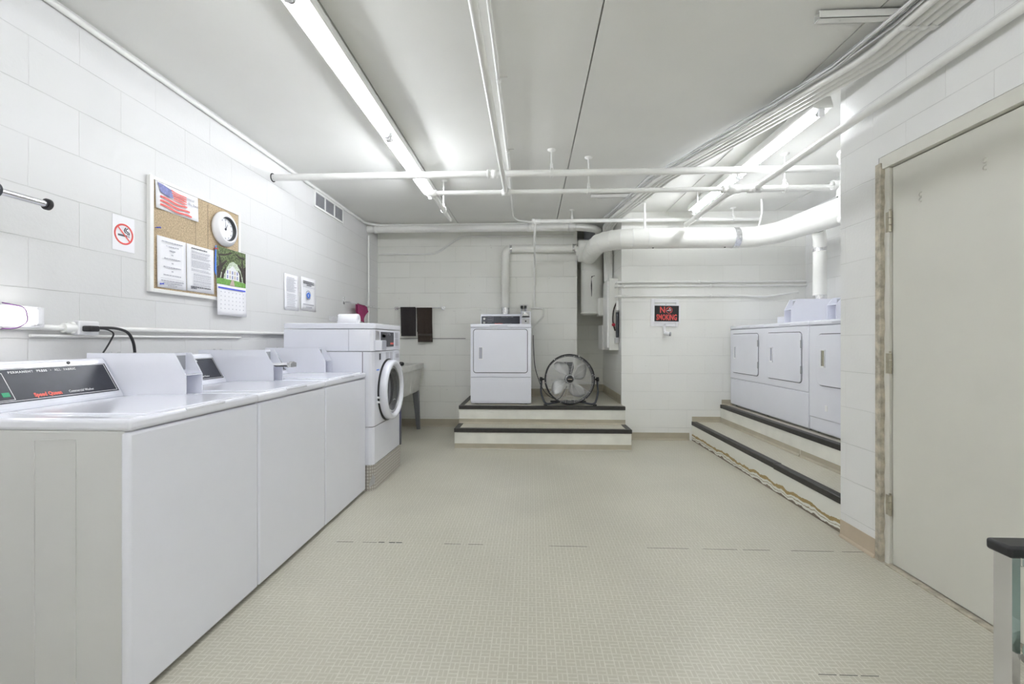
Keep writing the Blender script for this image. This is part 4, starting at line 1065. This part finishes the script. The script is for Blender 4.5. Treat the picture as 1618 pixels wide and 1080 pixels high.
fixture(.9, -2.1, .3, 'added unseen fill light behind the viewpoint on the door side', 2, ('tube_light',))  # unseen fixture added to brighten the room from behind the camera
fixture(-.2, -2.1, .3, 'added unseen fill light behind the viewpoint in the middle of the room', 2, ('tube_light',))  # another unseen fixture, added to fill the room with light
# wall-mounted light
t = thing('wall_light', (-2.0, 1.3, 1.19), 'small lit strip light on the left wall beside the outlet', 'wall light')
MB().rbox(XL, XL + .035, .90, 1.725, 1.190, 1.275, .004).build('housing', 'plastic_white', t)
MB().rbox(XL + .035, XL + .075, .91, 1.675, 1.198, 1.268, .015, 4).build('lens', 'lens_light', t)
MB().rbox(XL + .036, XL + .070, 1.677, 1.70, 1.200, 1.266, .006).rbox(XL, XL + .05, 1.701, 1.722, 1.192, 1.272, .003).build('end_cap', 'plastic_white', t)
MB().tube(smooth_path([(XL + .02, 1.60, 1.283), (XL + .078, 1.63, 1.268), (XL + .084, 1.635, 1.21), (XL + .06, 1.615, 1.184), (XL + .01, 1.59, 1.183)], .02), .0022, 6).build('string', 'purple', t)

# chrome rod, held by a bracket outside the frame
t = thing('clothes_rod', (-1.9, 1.4, 1.67), 'chrome rod with black end caps reaching along the left wall above the sign', 'rod')
MB().cyl((-1.90, 1.48, 1.673), (-1.90, 1.655, 1.673), .013, 18).build('rod', 'chrome', t)
MB().lathe((-1.90, 1.655, 1.673), (0, 1, 0), [(-.004, .014), (-.004, .022), (.007, .022), (.009, .018), (.009, 0)], 22).build('end_cap', 'black_plastic', t)
MB().lathe((-1.90, 1.20, 1.673), (0, 1, 0), [(0, 0), (0, .022), (.268, .022), (.270, .027), (.290, .027), (.292, .014)], 24).build('grip', 'dark_grey', t)
MB().rbox(XL, -1.89, 1.22, 1.26, 1.655, 1.69, .004).build('bracket', 'black_plastic', t)

# outlet with plugs
t = thing('wall_outlet', (XL, 1.9, 1.16), 'white outlet box on the left wall above the nearest washer with a black plug', 'outlet')
MB().rbox(XL, XL + .040, 1.868, 1.962, 1.162, 1.226, .006, 3).build('box', 'plastic_white', t)
MB().cyl((XL + .018, 1.82, 1.193), (XL + .018, 1.868, 1.193), .020, 14).rbox(XL, XL + .03, 1.848, 1.867, 1.168, 1.22, .006).build('connector', 'pipe_paint', t)
pl = MB().rbox(XL + .040, XL + .082, 1.880, 1.925, 1.178, 1.204, .006).build('plug', 'black_plastic', t)
tag(MB().tube(smooth_path([(XL + .075, 1.918, 1.192), (XL + .085, 1.955, 1.190), (XL + .09, 1.985, 1.172), (XL + .075, 1.965, 1.11), (XL + .06, 1.92, 1.03)], .03, 6), [.008] * 30 if False else .0035, 8).build('power_cord', 'black_plastic'),
    'thin black cord dropping from the outlet behind the nearest washer', 'cord')
tag(MB().tube(smooth_path([(XL + .075, 1.930, 1.196), (XL + .09, 1.99, 1.197), (XL + .09, 2.055, 1.180), (XL + .08, 2.095, 1.13), (XL + .07, 2.115, 1.05)], .045, 6), .0065, 10).build('power_cord', 'black_plastic'),
    'thick black cord arching from the outlet toward the middle washer', 'cord')

# ------------------------------------------------------------------ left wall papers
YRT, ZUP = (0, 1, 0), (0, 0, 1)
def sheet(mb, y0, y1, z0, z1, x, curl=.006, n=6):
    return mb.grid(lambda u, v: Vector((x + curl * (abs(2 * u - 1) ** 3) * (.4 + .6 * (1 - v)), y0 + (y1 - y0) * u, z0 + (z1 - z0) * v)), n, n)
def lines(rows, x, y0, y1, name, mat, parent, hgt=.0035, seed=1, gap=True):
    """lines of small print: rows = list of (z, f0, f1)"""
    random.seed(seed); mb = MB()
    for z_, f0, f1 in rows:
        y_ = y0 + (y1 - y0) * f0; ye = y0 + (y1 - y0) * f1
        while y_ < ye:
            L = min(random.uniform(.006, .018), ye - y_)
            mb.box(x, x + .0008, y_, y_ + L, z_ - hgt / 2, z_ + hgt / 2)
            y_ += L + (.0035 if gap else 0)
    return mb.build(name, mat, parent)
t = thing('bulletin_board', (XL, 2.62, 1.40), 'cork bulletin board in a white frame on the left wall', 'bulletin board')
BX = XL + .022
MB().box(XL, BX - .006, 2.268, 2.972, 1.408, 2.010).build('cork_panel', 'cork', t)
f_ = MB().box(XL, BX, 2.255, 2.278, 1.398, 2.018).box(XL, BX, 2.965, 2.985, 1.398, 2.018).box(XL, BX, 2.2781, 2.9649, 1.398, 1.418).box(XL, BX, 2.2781, 2.9649, 2.000, 2.018)
f_.build('frame', 'white_paint', t, bevel=.002)
MB().box(BX - .006, BX - .0055, 2.678, 2.680, 1.7, 1.99).box(BX - .006, BX - .0055, 2.578, 2.5795, 1.7, 1.86).build('cork_seam', 'trunk_dark', t)
pins = ((2.292, 1.745, 'print_blue', 'blue push pin in the cork above the left notice'), (2.312, 1.445, 'print_blue', 'blue push pin low on the left notice'), (2.728, 1.722, 'print_red', 'red push pin between the right notice and the calendar'))
for y_, z_, mt, lb in pins:
    tag(MB().lathe((BX - .006, y_, z_), (1, .35, .1), [(0, 0), (0, .002), (.008, .002), (.010, .005), (.014, .0032), (.022, .0035), (.025, .0055), (.027, 0)], 12).build('push_pin', mt), lb, 'push pin')
XP = BX - .0035
t = thing('flag_poster', (XP, 2.44, 1.85), 'white flag poster pinned at the top left of the cork board', 'poster')
sheet(MB(), 2.286, 2.589, 1.853, 1.999, XP, .008).build('sheet', 'paper', t, solid=.0004)
px_ = XP + .009
st_ = MB(); stu = MB()
def wav(y, a): return a * math.sin((y - 2.30) * 38)
def stripe(mb, y0, y1, z0, hgt, slope, amp):
    n = 14; 
    for i in range(n):
        ya, yb = y0 + (y1 - y0) * i / n, y0 + (y1 - y0) * (i + 1) / n
        za, zb = z0 + slope * (ya - y0) + wav(ya, amp), z0 + slope * (yb - y0) + wav(yb, amp)
        mb.add([(px_, ya, za), (px_, yb, zb), (px_, yb, zb + hgt), (px_, ya, za + hgt)], [(0, 1, 2, 3)])
for i, (y0, y1, z0) in enumerate(((2.312, 2.50, 1.915), (2.312, 2.52, 1.893), (2.312, 2.535, 1.871))): stripe(st_, y0, y1, z0, .0095, -.05, .004)
st_.build('red_stripe', 'print_red', t)
for i in range(4): stripe(stu, 2.385 + .006 * i, 2.495, 1.975 - .0135 * i, .007, -.12, .0035)
stu.build('far_stripe', 'rag_magenta' if False else 'print_red', t)
MB().add([(px_, 2.295, 1.992), (px_, 2.33, 1.988), (px_, 2.385, 1.978), (px_, 2.402, 1.935), (px_, 2.36, 1.935), (px_, 2.315, 1.945)], [(0, 1, 2, 3, 4, 5)]).build('canton', 'flag_blue', t)
text('lettering', 'United', .020, 'print_grey', (px_ + .0005, 2.525, 1.965), YRT, ZUP, t)
text('lettering', 'We Stand', .020, 'print_grey', (px_ + .0005, 2.545, 1.940), YRT, ZUP, t, sx=.95)
# notices
t = thing('notice', (XP, 2.4, 1.43), 'left typed notice of centred text on the cork board', 'notice')
sheet(MB(), 2.297, 2.497, 1.428, 1.708, XP, .006).build('sheet', 'paper', t, solid=.0004)
nx = XP + .0062
lines([(1.683, .14, .86), (1.66, .28, .72), (1.637, .40, .60), (1.614, .46, .54), (1.592, .22, .78), (1.568, .47, .53), (1.545, .20, .80), (1.523, .47, .53), (1.500, .20, .80)], nx, 2.297, 2.497, 'printed_line', 'print_grey', t, .0055, 2)
lines([(1.480, .1, .9)], nx, 2.297, 2.497, 'rule_line', 'print_grey', t, .0015, 2, False)
lines([(1.468, .12, .9), (1.455, .2, .84), (1.442, .34, .66)], nx, 2.297, 2.497, 'fine_print', 'print_grey', t, .005, 5)
t = thing('notice', (XP, 2.6, 1.43), 'right typed notice with bold heading beside the calendar on the board', 'notice')
sheet(MB(), 2.501, 2.722, 1.430, 1.708, XP + .001, .005).build('sheet', 'paper', t, solid=.0004)
nx = XP + .0064
lines([(1.688, .16, .74), (1.458, .14, .86), (1.449, .14, .34)], nx, 2.501, 2.722, 'bold_line', 'print_dark', t, .006, 3)
rows = [1.670, 1.663, 1.65, 1.643, 1.636, 1.629, 1.614, 1.607, 1.600, 1.593, 1.586, 1.579, 1.562, 1.555]
lines([(z_, .16, random.uniform(.7, .88)) for z_ in rows], nx, 2.501, 2.722, 'printed_line', 'print_grey', t, .003, 4)
lines([(z_, .24, .88) for z_ in (1.536, 1.529, 1.518, 1.507, 1.496, 1.489, 1.478, 1.471)], nx, 2.501, 2.722, 'fine_print', 'print_grey', t, .003, 6)
# clock
t = thing('wall_clock', (BX, 2.80, 1.75), 'round white wall clock hung at the right of the cork board', 'clock')
cc = (BX - .005, 2.812, 1.866)
MB().lathe(cc, (1, 0, 0), [(0, .104), (.010, .112), (.022, .112), (.026, .102), (.032, .101), (.036, .090), (.040, .088), (.040, .078), (.016, .076)], 56).build('case', 'plastic_white', t)
MB().lathe(cc, (1, 0, 0), [(.018, .0765), (.018, 0)], 40).build('face', 'paper', t)
MB().lathe(cc, (1, 0, 0), [(.0385, .0775), (.020, .0755), (.020, .070)], 40).build('inner_rim', 'dark_grey', t)
hm = MB()
for a, L, wd_ in ((R(-6), .056, .0022), (R(28), .038, .0032)):
    d_ = Vector((0, math.sin(a), math.cos(a))); n_ = Vector((0, math.cos(a), -math.sin(a))); o_ = Vector(cc) + Vector((.022, 0, 0))
    hm.add([o_ - d_ * .01 - n_ * wd_, o_ - d_ * .01 + n_ * wd_, o_ + d_ * L + n_ * wd_ * .5, o_ + d_ * L - n_ * wd_ * .5], [(0, 1, 2, 3)])
hm.lathe(Vector(cc) + Vector((.018, 0, 0)), (1, 0, 0), [(0, .007), (.006, .006), (.007, 0)], 12)
hm.build('hand', 'print_dark', t)
tk = MB()
for k in range(12):
    a = R(30 * k); d_ = Vector((0, math.sin(a), math.cos(a))); p_ = Vector(cc) + Vector((.0185, 0, 0)) + d_ * .060
    tk.box(p_.x, p_.x + .001, p_.y - .0035, p_.y + .0035, p_.z - .004, p_.z + .004)
tk.build('hour_mark', 'print_grey', t)
# calendar
t = thing('calendar', (BX, 2.89, 1.30), 'wall calendar with an oak avenue picture, hanging over the board edge', 'calendar')
CX = BX + .004
MB().box(CX - .003, CX, 2.744, 3.030, 1.504, 1.745).build('picture_page', 'sky_pale', t)
sheet(MB(), 2.744, 3.032, 1.303, 1.503, CX - .002, .008).build('month_page', 'paper', t, solid=.0006)
MB().add([(CX - .003, 2.728, 1.58), (CX - .002, 2.745, 1.55), (CX - .002, 2.752, 1.748), (CX - .003, 2.736, 1.745)], [(0, 1, 2, 3)]).build('blue_leaf', 'logo_blue', t, solid=.0005)
pic = bpy.data.objects['picture_page']
def cp_(pts, nm, mat, d=.0006):
    MB().add([(CX + d, 2.744 + a * .286, 1.504 + b_ * .241) for a, b_ in pts], [tuple(range(len(pts)))]).build(nm, mat, pic)
cp_([(0, .36), (0, 1), (1, 1), (1, .36), (.86, .30), (.80, .48), (.70, .62), (.55, .68), (.42, .62), (.33, .48), (.26, .30)], 'foliage', 'leaf_green', .0004)
cp_([(0, 0), (1, 0), (1, .13), (.6, .16), (.4, .16), (0, .17)], 'lawn', 'lawn_green', .0006)
cp_([(.42, 0), (.60, 0), (.56, .17), (.50, .17)], 'garden_path', 'path_pink', .0009)
cp_([(.30, .16), (.76, .16), (.76, .38), (.62, .48), (.53, .56), (.44, .48), (.30, .38)], 'house', 'print_white', .0007)
for r_ in range(2):
    for k in range(5): cp_([(.33 + .085 * k, .19 + .13 * r_), (.37 + .085 * k, .19 + .13 * r_), (.37 + .085 * k, .28 + .13 * r_), (.33 + .085 * k, .28 + .13 * r_)], 'house_window', 'cove_pink' if k % 2 else 'flag_blue', .0009)
tr = [[(0, .14), (.10, .16), (.13, .30), (.20, .50), (.34, .66), (.30, .68), (.15, .56), (.10, .75), (.06, .74), (.07, .5), (0, .45)],
      [(1, .12), (.90, .15), (.88, .30), (.82, .46), (.70, .60), (.73, .64), (.86, .54), (.84, .80), (.88, .80), (.91, .56), (1, .62)],
      [(.13, .16), (.22, .17), (.24, .32), (.30, .45), (.27, .47), (.18, .36)], [(.77, .15), (.86, .15), (.82, .36), (.74, .48), (.72, .45), (.77, .34)],
      [(.05, .75), (.30, .80), (.50, .90), (.48, .93), (.28, .84), (.05, .80)], [(.95, .8), (.75, .82), (.6, .92), (.62, .94), (.77, .87), (.96, .86)]]
for p_ in tr: cp_(p_, 'tree_trunk', 'trunk_dark', .0011)
MB().box(CX + .004, CX + .0045, 2.752, 3.022, 1.476, 1.486).build('weekday_bar', 'print_blue', t)
rws = []
dm = MB()
for r_ in range(5):
    for k in range(7):
        y_ = 2.775 + k * .037; z_ = 1.455 - r_ * .027
        dm.box(CX + .0045, CX + .005, y_, y_ + .006, z_ - .003, z_ + .003)
dm.build('date_mark', 'print_grey', t)
MB().tube([(BX + .001, 2.742, 1.745), (BX + .001, 3.02, 1.746)], .0012, 6).build('binding', 'steel', t)
# no-smoking placard on wall
def nosmoke(parent, c, right, up, nrm_, r_, ink='print_dark'):
    c, right, up, nrm_ = map(Vector, (c, right, up, nrm_))
    k = MB().lathe(c, nrm_, [(0, r_ * .84), (.0008, r_ * .84), (.0008, r_), (0, r_)], 40, True)
    d_ = (right - up).normalized(); n_ = (right + up).normalized()
    o_ = c + nrm_ * .0011
    k.add([o_ - d_ * r_ * .9 - n_ * r_ * .07, o_ + d_ * r_ * .9 - n_ * r_ * .07, o_ + d_ * r_ * .9 + n_ * r_ * .07, o_ - d_ * r_ * .9 + n_ * r_ * .07], [(0, 1, 2, 3)])
    k.build('prohibition_ring', 'print_red', parent)
    q = MB(); o2 = c + nrm_ * .0006
    def rect(a0, a1, b0, b1): q.add([o2 + right * a0 * r_ + up * b0 * r_, o2 + right * a1 * r_ + up * b0 * r_, o2 + right * a1 * r_ + up * b1 * r_, o2 + right * a0 * r_ + up * b1 * r_], [(0, 1, 2, 3)])
    rect(-.62, .34, -.22, -.04); rect(.40, .46, -.22, -.04); rect(.52, .58, -.22, -.04)
    q.tube([o2 + right * (x_ * r_) + up * (z_ * r_) for x_, z_ in ((.56, .02), (.54, .22), (.38, .30), (.22, .36), (.24, .52), (.38, .58), (.36, .66))], r_ * .045, 6)
    q.tube([o2 + right * (x_ * r_) + up * (z_ * r_) for x_, z_ in ((.42, .02), (.36, .14), (.14, .20), (.04, .36), (.12, .56), (.2, .66))], r_ * .045, 6)
    q.build('cigarette_symbol', ink, parent)
t = thing('no_smoking_placard', (XL, 2.12, 1.58), 'small white no-smoking placard left of the cork board', 'sign')
MB().rbox(XL, XL + .003, 2.062, 2.183, 1.583, 1.757, .001, 1).build('card', 'paper', t)
nosmoke(t, (XL + .0035, 2.122, 1.668), YRT, ZUP, (1, 0, 0), .052)
# further papers
t = thing('notice', (XL, 3.67, 1.40), 'left of two small notices taped above the washers', 'notice')
sheet(MB(), 3.556, 3.778, 1.392, 1.695, XL + .002, .006).build('sheet', 'paper', t, solid=.0005)
random.seed(8)
lines([(1.665 - .0125 * i, .14, random.uniform(.6, .82)) for i in range(10)] + [(1.525 - .0145 * i, .16, random.uniform(.7, .9)) for i in range(8)], XL + .010, 3.556, 3.778, 'printed_line', 'print_grey', t, .0045, 7)
t = thing('notice', (XL, 3.95, 1.42), 'right of two small notices, with a blue round emblem', 'notice')
sheet(MB(), 3.82, 4.085, 1.405, 1.705, XL + .002, .006).build('sheet', 'paper', t, solid=.0005)
lines([(1.668, .12, .85), (1.652, .12, .86), (1.636, .34, .66)], XL + .010, 3.82, 4.085, 'bold_line', 'print_dark', t, .009, 11)
lines([(1.618, .12, .88)], XL + .010, 3.82, 4.085, 'printed_line', 'print_grey', t, .003, 11)
lines([(1.462, .12, .86), (1.438, .3, .7)], XL + .010, 3.82, 4.085, 'fine_print', 'print_grey', t, .010, 12)
MB().lathe((XL + .009, 3.945, 1.548), (1, 0, 0), [(0, .044), (.0006, .043), (.0006, .036), (0, .035)], 30, True).build('emblem_ring', 'cell_grey', t)
q = MB(); 
for a0, a1, rr in ((-40, 120, .020), (150, 300, .024)):
    q.tube([(XL + .010, 3.945 + rr * math.cos(R(a0 + (a1 - a0) * i / 10)), 1.548 + rr * math.sin(R(a0 + (a1 - a0) * i / 10))) for i in range(11)], .006, 6)
q.build('emblem', 'logo_blue', t)

# ------------------------------------------------------------------ racks and towels
t = thing('towel_bar', (-1.47, YB, 1.56), 'chrome towel bar on the back wall holding two dark towels', 'towel bar')
BY = YB - .06
MB().cyl((-1.775, BY, 1.560), (-1.16, BY, 1.560), .006, 10).build('bar', 'chrome', t)
for x_ in (-1.78, -1.155):
    MB().rbox(x_ - .022, x_ + .022, YB - .008, YB, 1.538, 1.582, .003).rbox(x_ - .010, x_ + .010, BY - .012, YB - .008, 1.55, 1.57, .003).build('mount', 'chrome', t)
def towel(x0, x1, zl, zb, mat, label, slant=0.0, band=False):
    t = thing('hand_towel', ((x0 + x1) / 2, BY, zl), label, 'towel', None)
    def f(u, v):
        L1, L2 = 1.572 - zl, 1.572 - zb
        s_ = v * (L1 + L2)
        x_ = x0 + (x1 - x0) * u + slant * (max(0, (L1 - s_)) / L1 if s_ < L1 else 0) * (1 if u < .5 else .6)
        wv = .004 * math.sin(u * 9) + .003 * math.sin(u * 17 + 1)
        if s_ < L1: z_ = zl + s_; y_ = BY - .012 - wv * (1 - s_ / L1)
        else: z_ = 1.572 - (s_ - L1); y_ = BY + .012 + wv * .5
        if abs(s_ - L1) < .02: z_ = min(z_, 1.570)
        return Vector((x_, y_, z_))
    MB().grid(f, 14, 40).build('cloth', mat, t, solid=.006)
    if band: MB().grid(lambda u, v: f(u, .09 + .05 * v) + Vector((0, -.004, 0)), 14, 2).build('woven_band', 'trunk_dark', t, solid=.002)
towel(-1.708, -1.510, 1.192, 1.23, 'towel_black', 'black towel, left of the two on the back wall bar', .012)
towel(-1.495, -1.295, 1.115, 1.25, 'towel_brown', 'dark brown towel, right of the two on the back wall bar', .02, True)
t = thing('towel_bar', (XL + .06, 5.2, 1.55), 'chrome towel bar on the left wall with a magenta rag', 'towel bar')
MB().cyl((-1.965, 4.72, 1.553), (-1.965, 5.66, 1.550), .006, 10).build('bar', 'chrome', t)
for y_ in (4.72, 5.40):
    MB().rbox(XL, -1.958, y_ - .008, y_ + .008, 1.545, 1.560, .002).rbox(XL, XL + .006, y_ - .018, y_ + .018, 1.53, 1.61, .002).build('mount', 'chrome', t)
MB().rbox(-1.972, -1.958, 4.715, 4.92, 1.543, 1.562, .002).build('flat_arm', 'aluminium', t)
t = thing('cleaning_rag', (-1.965, 4.98, 1.40), 'magenta rag hung over the bar on the left wall', 'rag')
def rg_(u, v):
    y_ = 4.90 + u * .27; top = 1.563 - .02 * u
    L1 = .10 + .13 * math.sin(PI * (u * .85 + .15)) ** 2 + .03 * math.sin(u * 11)
    s_ = (v - .5) * 2
    return Vector((-1.965 + (.012 if s_ < 0 else -.010) * min(1, abs(s_) * 8) + .016 * math.sin(u * 14) * abs(s_), y_ + .02 * s_ * math.sin(u * 5), top - abs(s_) * (L1 if s_ < 0 else L1 * .8)))
MB().grid(rg_, 18, 20).build('cloth', 'rag_magenta', t, solid=.003)

# ------------------------------------------------------------------ utility sink
t = thing('laundry_sink', (-1.7, 5.2, 0), 'off-white plastic laundry sink on grey legs beyond the front-loading washer', 'sink')
SX0, SX1, SY0, SY1 = -1.99, -1.385, 4.70, 5.66
zr, zbm = .846, .49
outer = lambda z_: (z_ - zbm) / (zr - zbm)
sk = MB()
def loop(ins, z_): return [(SX0 + ins, SY0 + ins, z_), (SX1 - ins, SY0 + ins, z_), (SX1 - ins, SY1 - ins, z_), (SX0 + ins, SY1 - ins, z_)]
lps = [loop(.05, zbm), loop(.018, zr - .07), loop(.0, zr - .07), loop(.0, zr), loop(.035, zr), loop(.04, zr - .03), loop(.085, zbm + .02)]
vs_ = [p for l in lps for p in l]; fs = [(3, 2, 1, 0)]
for i in range(len(lps) - 1):
    for k in range(4): fs.append((i * 4 + k, i * 4 + (k + 1) % 4, (i + 1) * 4 + (k + 1) % 4, (i + 1) * 4 + k))
fs.append(tuple(range(4 * (len(lps) - 1), 4 * len(lps))))
sk.add(vs_, fs); sk.build('basin', 'sink_plastic', t, bevel=.008)
for (lx, ly, dx_, dy_) in ((SX1 - .075, SY0 + .10, .02, -.03), (SX1 - .075, SY1 - .12, .02, .07), (SX0 + .08, SY0 + .10, -.02, -.03), (SX0 + .08, SY1 - .12, -.02, .07)):
    lg = MB(); w0, w1_ = .036, .020
    a = [(lx - w0, ly - w0, zbm + .01), (lx + w0, ly - w0, zbm + .01), (lx + w0, ly + w0, zbm + .01), (lx - w0, ly + w0, zbm + .01)]
    b_ = [(lx + dx_ - w1_, ly + dy_ - w1_, 0), (lx + dx_ + w1_, ly + dy_ - w1_, 0), (lx + dx_ + w1_, ly + dy_ + w1_, 0), (lx + dx_ - w1_, ly + dy_ + w1_, 0)]
    lg.add(a + b_, [(0, 1, 2, 3), (4, 5, 6, 7), (0, 1, 5, 4), (1, 2, 6, 5), (2, 3, 7, 6), (3, 0, 4, 7)])
    lg.build('leg', 'leg_grey', t, bevel=.003)
tag(MB().lathe((-1.52, 5.25, zr - .02), (0, .2, 1), [(-.01, 0), (0, .035), (.03, .04), (.05, .025), (.055, 0)], 18).build('sink_strainer', 'black_plastic'), 'small black round stopper standing in the laundry sink', 'stopper') if False else None
fa = MB().tube(smooth_path([(-1.93, 5.15, zr), (-1.93, 5.15, zr + .10), (-1.72, 5.15, zr + .12), (-1.68, 5.15, zr + .05)], .04), .012, 10); fa.build('spout', 'dark_grey', t)
MB().lathe((-1.555, 5.22, zr - .012), (0, 0, 1), [(0, 0), (0, .03), (.015, .04), (.035, .038), (.045, .02), (.047, 0)], 18).build('black_cap', 'black_plastic', t)
MB().box(-1.60, -1.52, 5.19, 5.25, zr - .03, zr - .012).build('divider', 'sink_plastic', t)
MB().box(SX0 + .03, SX1 - .03, 5.16, 5.20, zbm + .02, zr - .012).build('partition', 'sink_plastic', t)
t = thing('blue_bin', (-1.45, 4.11, 0), 'dark blue plastic bin standing just behind the front-loading washer', 'bin')
MB().prism([(-1.66, .0), (-1.268, .0), (-1.243, .56), (-1.70, .56)], 4.02, 4.20, 'y').build('body', 'navy', t, bevel=.01)
MB().rbox(-1.705, -1.238, 4.01, 4.21, .55, .575, .006).build('rim', 'navy', t)

# ------------------------------------------------------------------ sign on the block
t = thing('no_smoking_sign', (1.52, YB2, 1.30), 'black NO SMOKING sign in a white frame on the projecting block', 'sign')
def rot2(pts, c, a):
    ca, sa = math.cos(a), math.sin(a)
    return [(c[0] + (x_ - c[0]) * ca - (z_ - c[1]) * sa, c[1] + (x_ - c[0]) * sa + (z_ - c[1]) * ca) for x_, z_ in pts]
sc_ = (1.520, 1.450)
def rect(mb, x0, x1, z0, z1, y0, y1, a):
    mb.prism(rot2([(x0, z0), (x1, z0), (x1, z1), (x0, z1)], sc_, a), y0, y1, 'y'); return mb
fr = MB(); A1 = R(-1.5); y_a, y_b = YB2 - .014, YB2 - .001
rect(fr, 1.365, 1.403, 1.295, 1.605, y_a, y_b, A1); rect(fr, 1.645, 1.675, 1.295, 1.605, y_a, y_b, A1)
rect(fr, 1.403, 1.645, 1.565, 1.605, y_a, y_b, A1); rect(fr, 1.403, 1.645, 1.295, 1.335, y_a, y_b, A1)
fr.build('holder_frame', 'plastic_white', t, bevel=.003)
A2 = R(-.8)
b2 = MB(); rect(b2, 1.388, 1.692, 1.338, 1.545, YB2 - .020, YB2 - .0145, A2); b2.build('border', 'paper', t)
b3 = MB(); rect(b3, 1.404, 1.676, 1.352, 1.531, YB2 - .0215, YB2 - .0202, A2); b3.build('black_face', 'black_plastic', t)
rt = Vector((math.cos(A2), 0, math.sin(A2))); up_ = Vector((-math.sin(A2), 0, math.cos(A2)))
o0 = Vector((1.540, YB2 - .0222, 1.4415))
text('lettering', 'SMOKING', .090, 'print_red', o0 + up_ * -.046, rt, up_, t, sx=.575, bold=.0022)
text('lettering', 'N', .096, 'print_red', o0 + up_ * .038 + rt * -.048, rt, up_, t, sx=.85, bold=.002)
nosmoke(t, o0 + up_ * .038 + rt * .026, rt, up_, (0, -1, 0), .037, 'print_white')
hk = MB().tube(smooth_path([(1.517, YB2 - .018, 1.315), (1.512, YB2 - .02, 1.25), (1.525, YB2 - .035, 1.205), (1.548, YB2 - .05, 1.205)], .03), [.017] * 1 + [.016] * 11 + [.018] if False else .016, 12)
hk.lathe((1.535, YB2 - .045, 1.212), (.8, -.5, -.1), [(-.03, 0), (-.03, .018), (0, .024), (.03, .024), (.032, 0)], 16)
hk.build('hook', 'plastic_white', t)
MB().lathe((1.562, YB2 - .060, 1.208), (.8, -.5, -.1), [(0, .024), (.012, .022), (.013, 0)], 16).build('hook_tip', 'grey_metal', t)
MB().cyl((1.517, YB2 - .016, 1.318), (1.517, YB2 - .040, 1.318), .004, 8).cyl((1.53, YB2 - .022, 1.545), (1.53, YB2 - .026, 1.545), .005, 8).build('screw', 'steel', t)

# ------------------------------------------------------------------ armchair at right
t = thing('armchair', (1.32, .80, 0), 'chrome armchair with pale green seat and black arm pads at the right edge', 'chair')
for yc_ in (.52, 1.060):
    s_ = 1 if yc_ > .8 else -1
    ym, yM = yc_ - .020, yc_ + .020
    MB().rbox(1.078, 1.100, ym, yM, 0, .652, .002, 1).build('leg', 'chrome', t)
    MB().rbox(1.56, 1.582, ym, yM, 0, .652, .002, 1).build('leg', 'chrome', t)
    MB().rbox(1.1005, 1.5595, ym, yM, .630, .652, .002, 1).build('arm_rail', 'chrome', t)
    MB().rbox(1.068, 1.59, ym - .008, yM + .008, .652, .678, .007, 3).build('arm_pad', 'black_plastic', t)
st = MB().grid(lambda u, v: Vector((1.10 + u * .46, .545 + v * .49, 0)) , 1, 1)
def seat(u, v):
    return None
prof = [(1.095, .430), (1.088, .450), (1.098, .474), (1.14, .486), (1.30, .478), (1.54, .465), (1.56, .445), (1.55, .425), (1.12, .420)]
MB().prism(prof, .545, 1.035, 'y').build('seat', 'chair_green', t, bevel=.014)
MB().prism([(1.50, .55), (1.53, .52), (1.60, .85), (1.585, .88), (1.56, .87)], .55, 1.03, 'y').build('backrest', 'chair_green', t, bevel=.014)
MB().cyl((1.105, .54, .425), (1.555, .54, .425), .010, 10).cyl((1.105, 1.038, .425), (1.555, 1.038, .425), .010, 10).build('seat_frame', 'chrome', t)
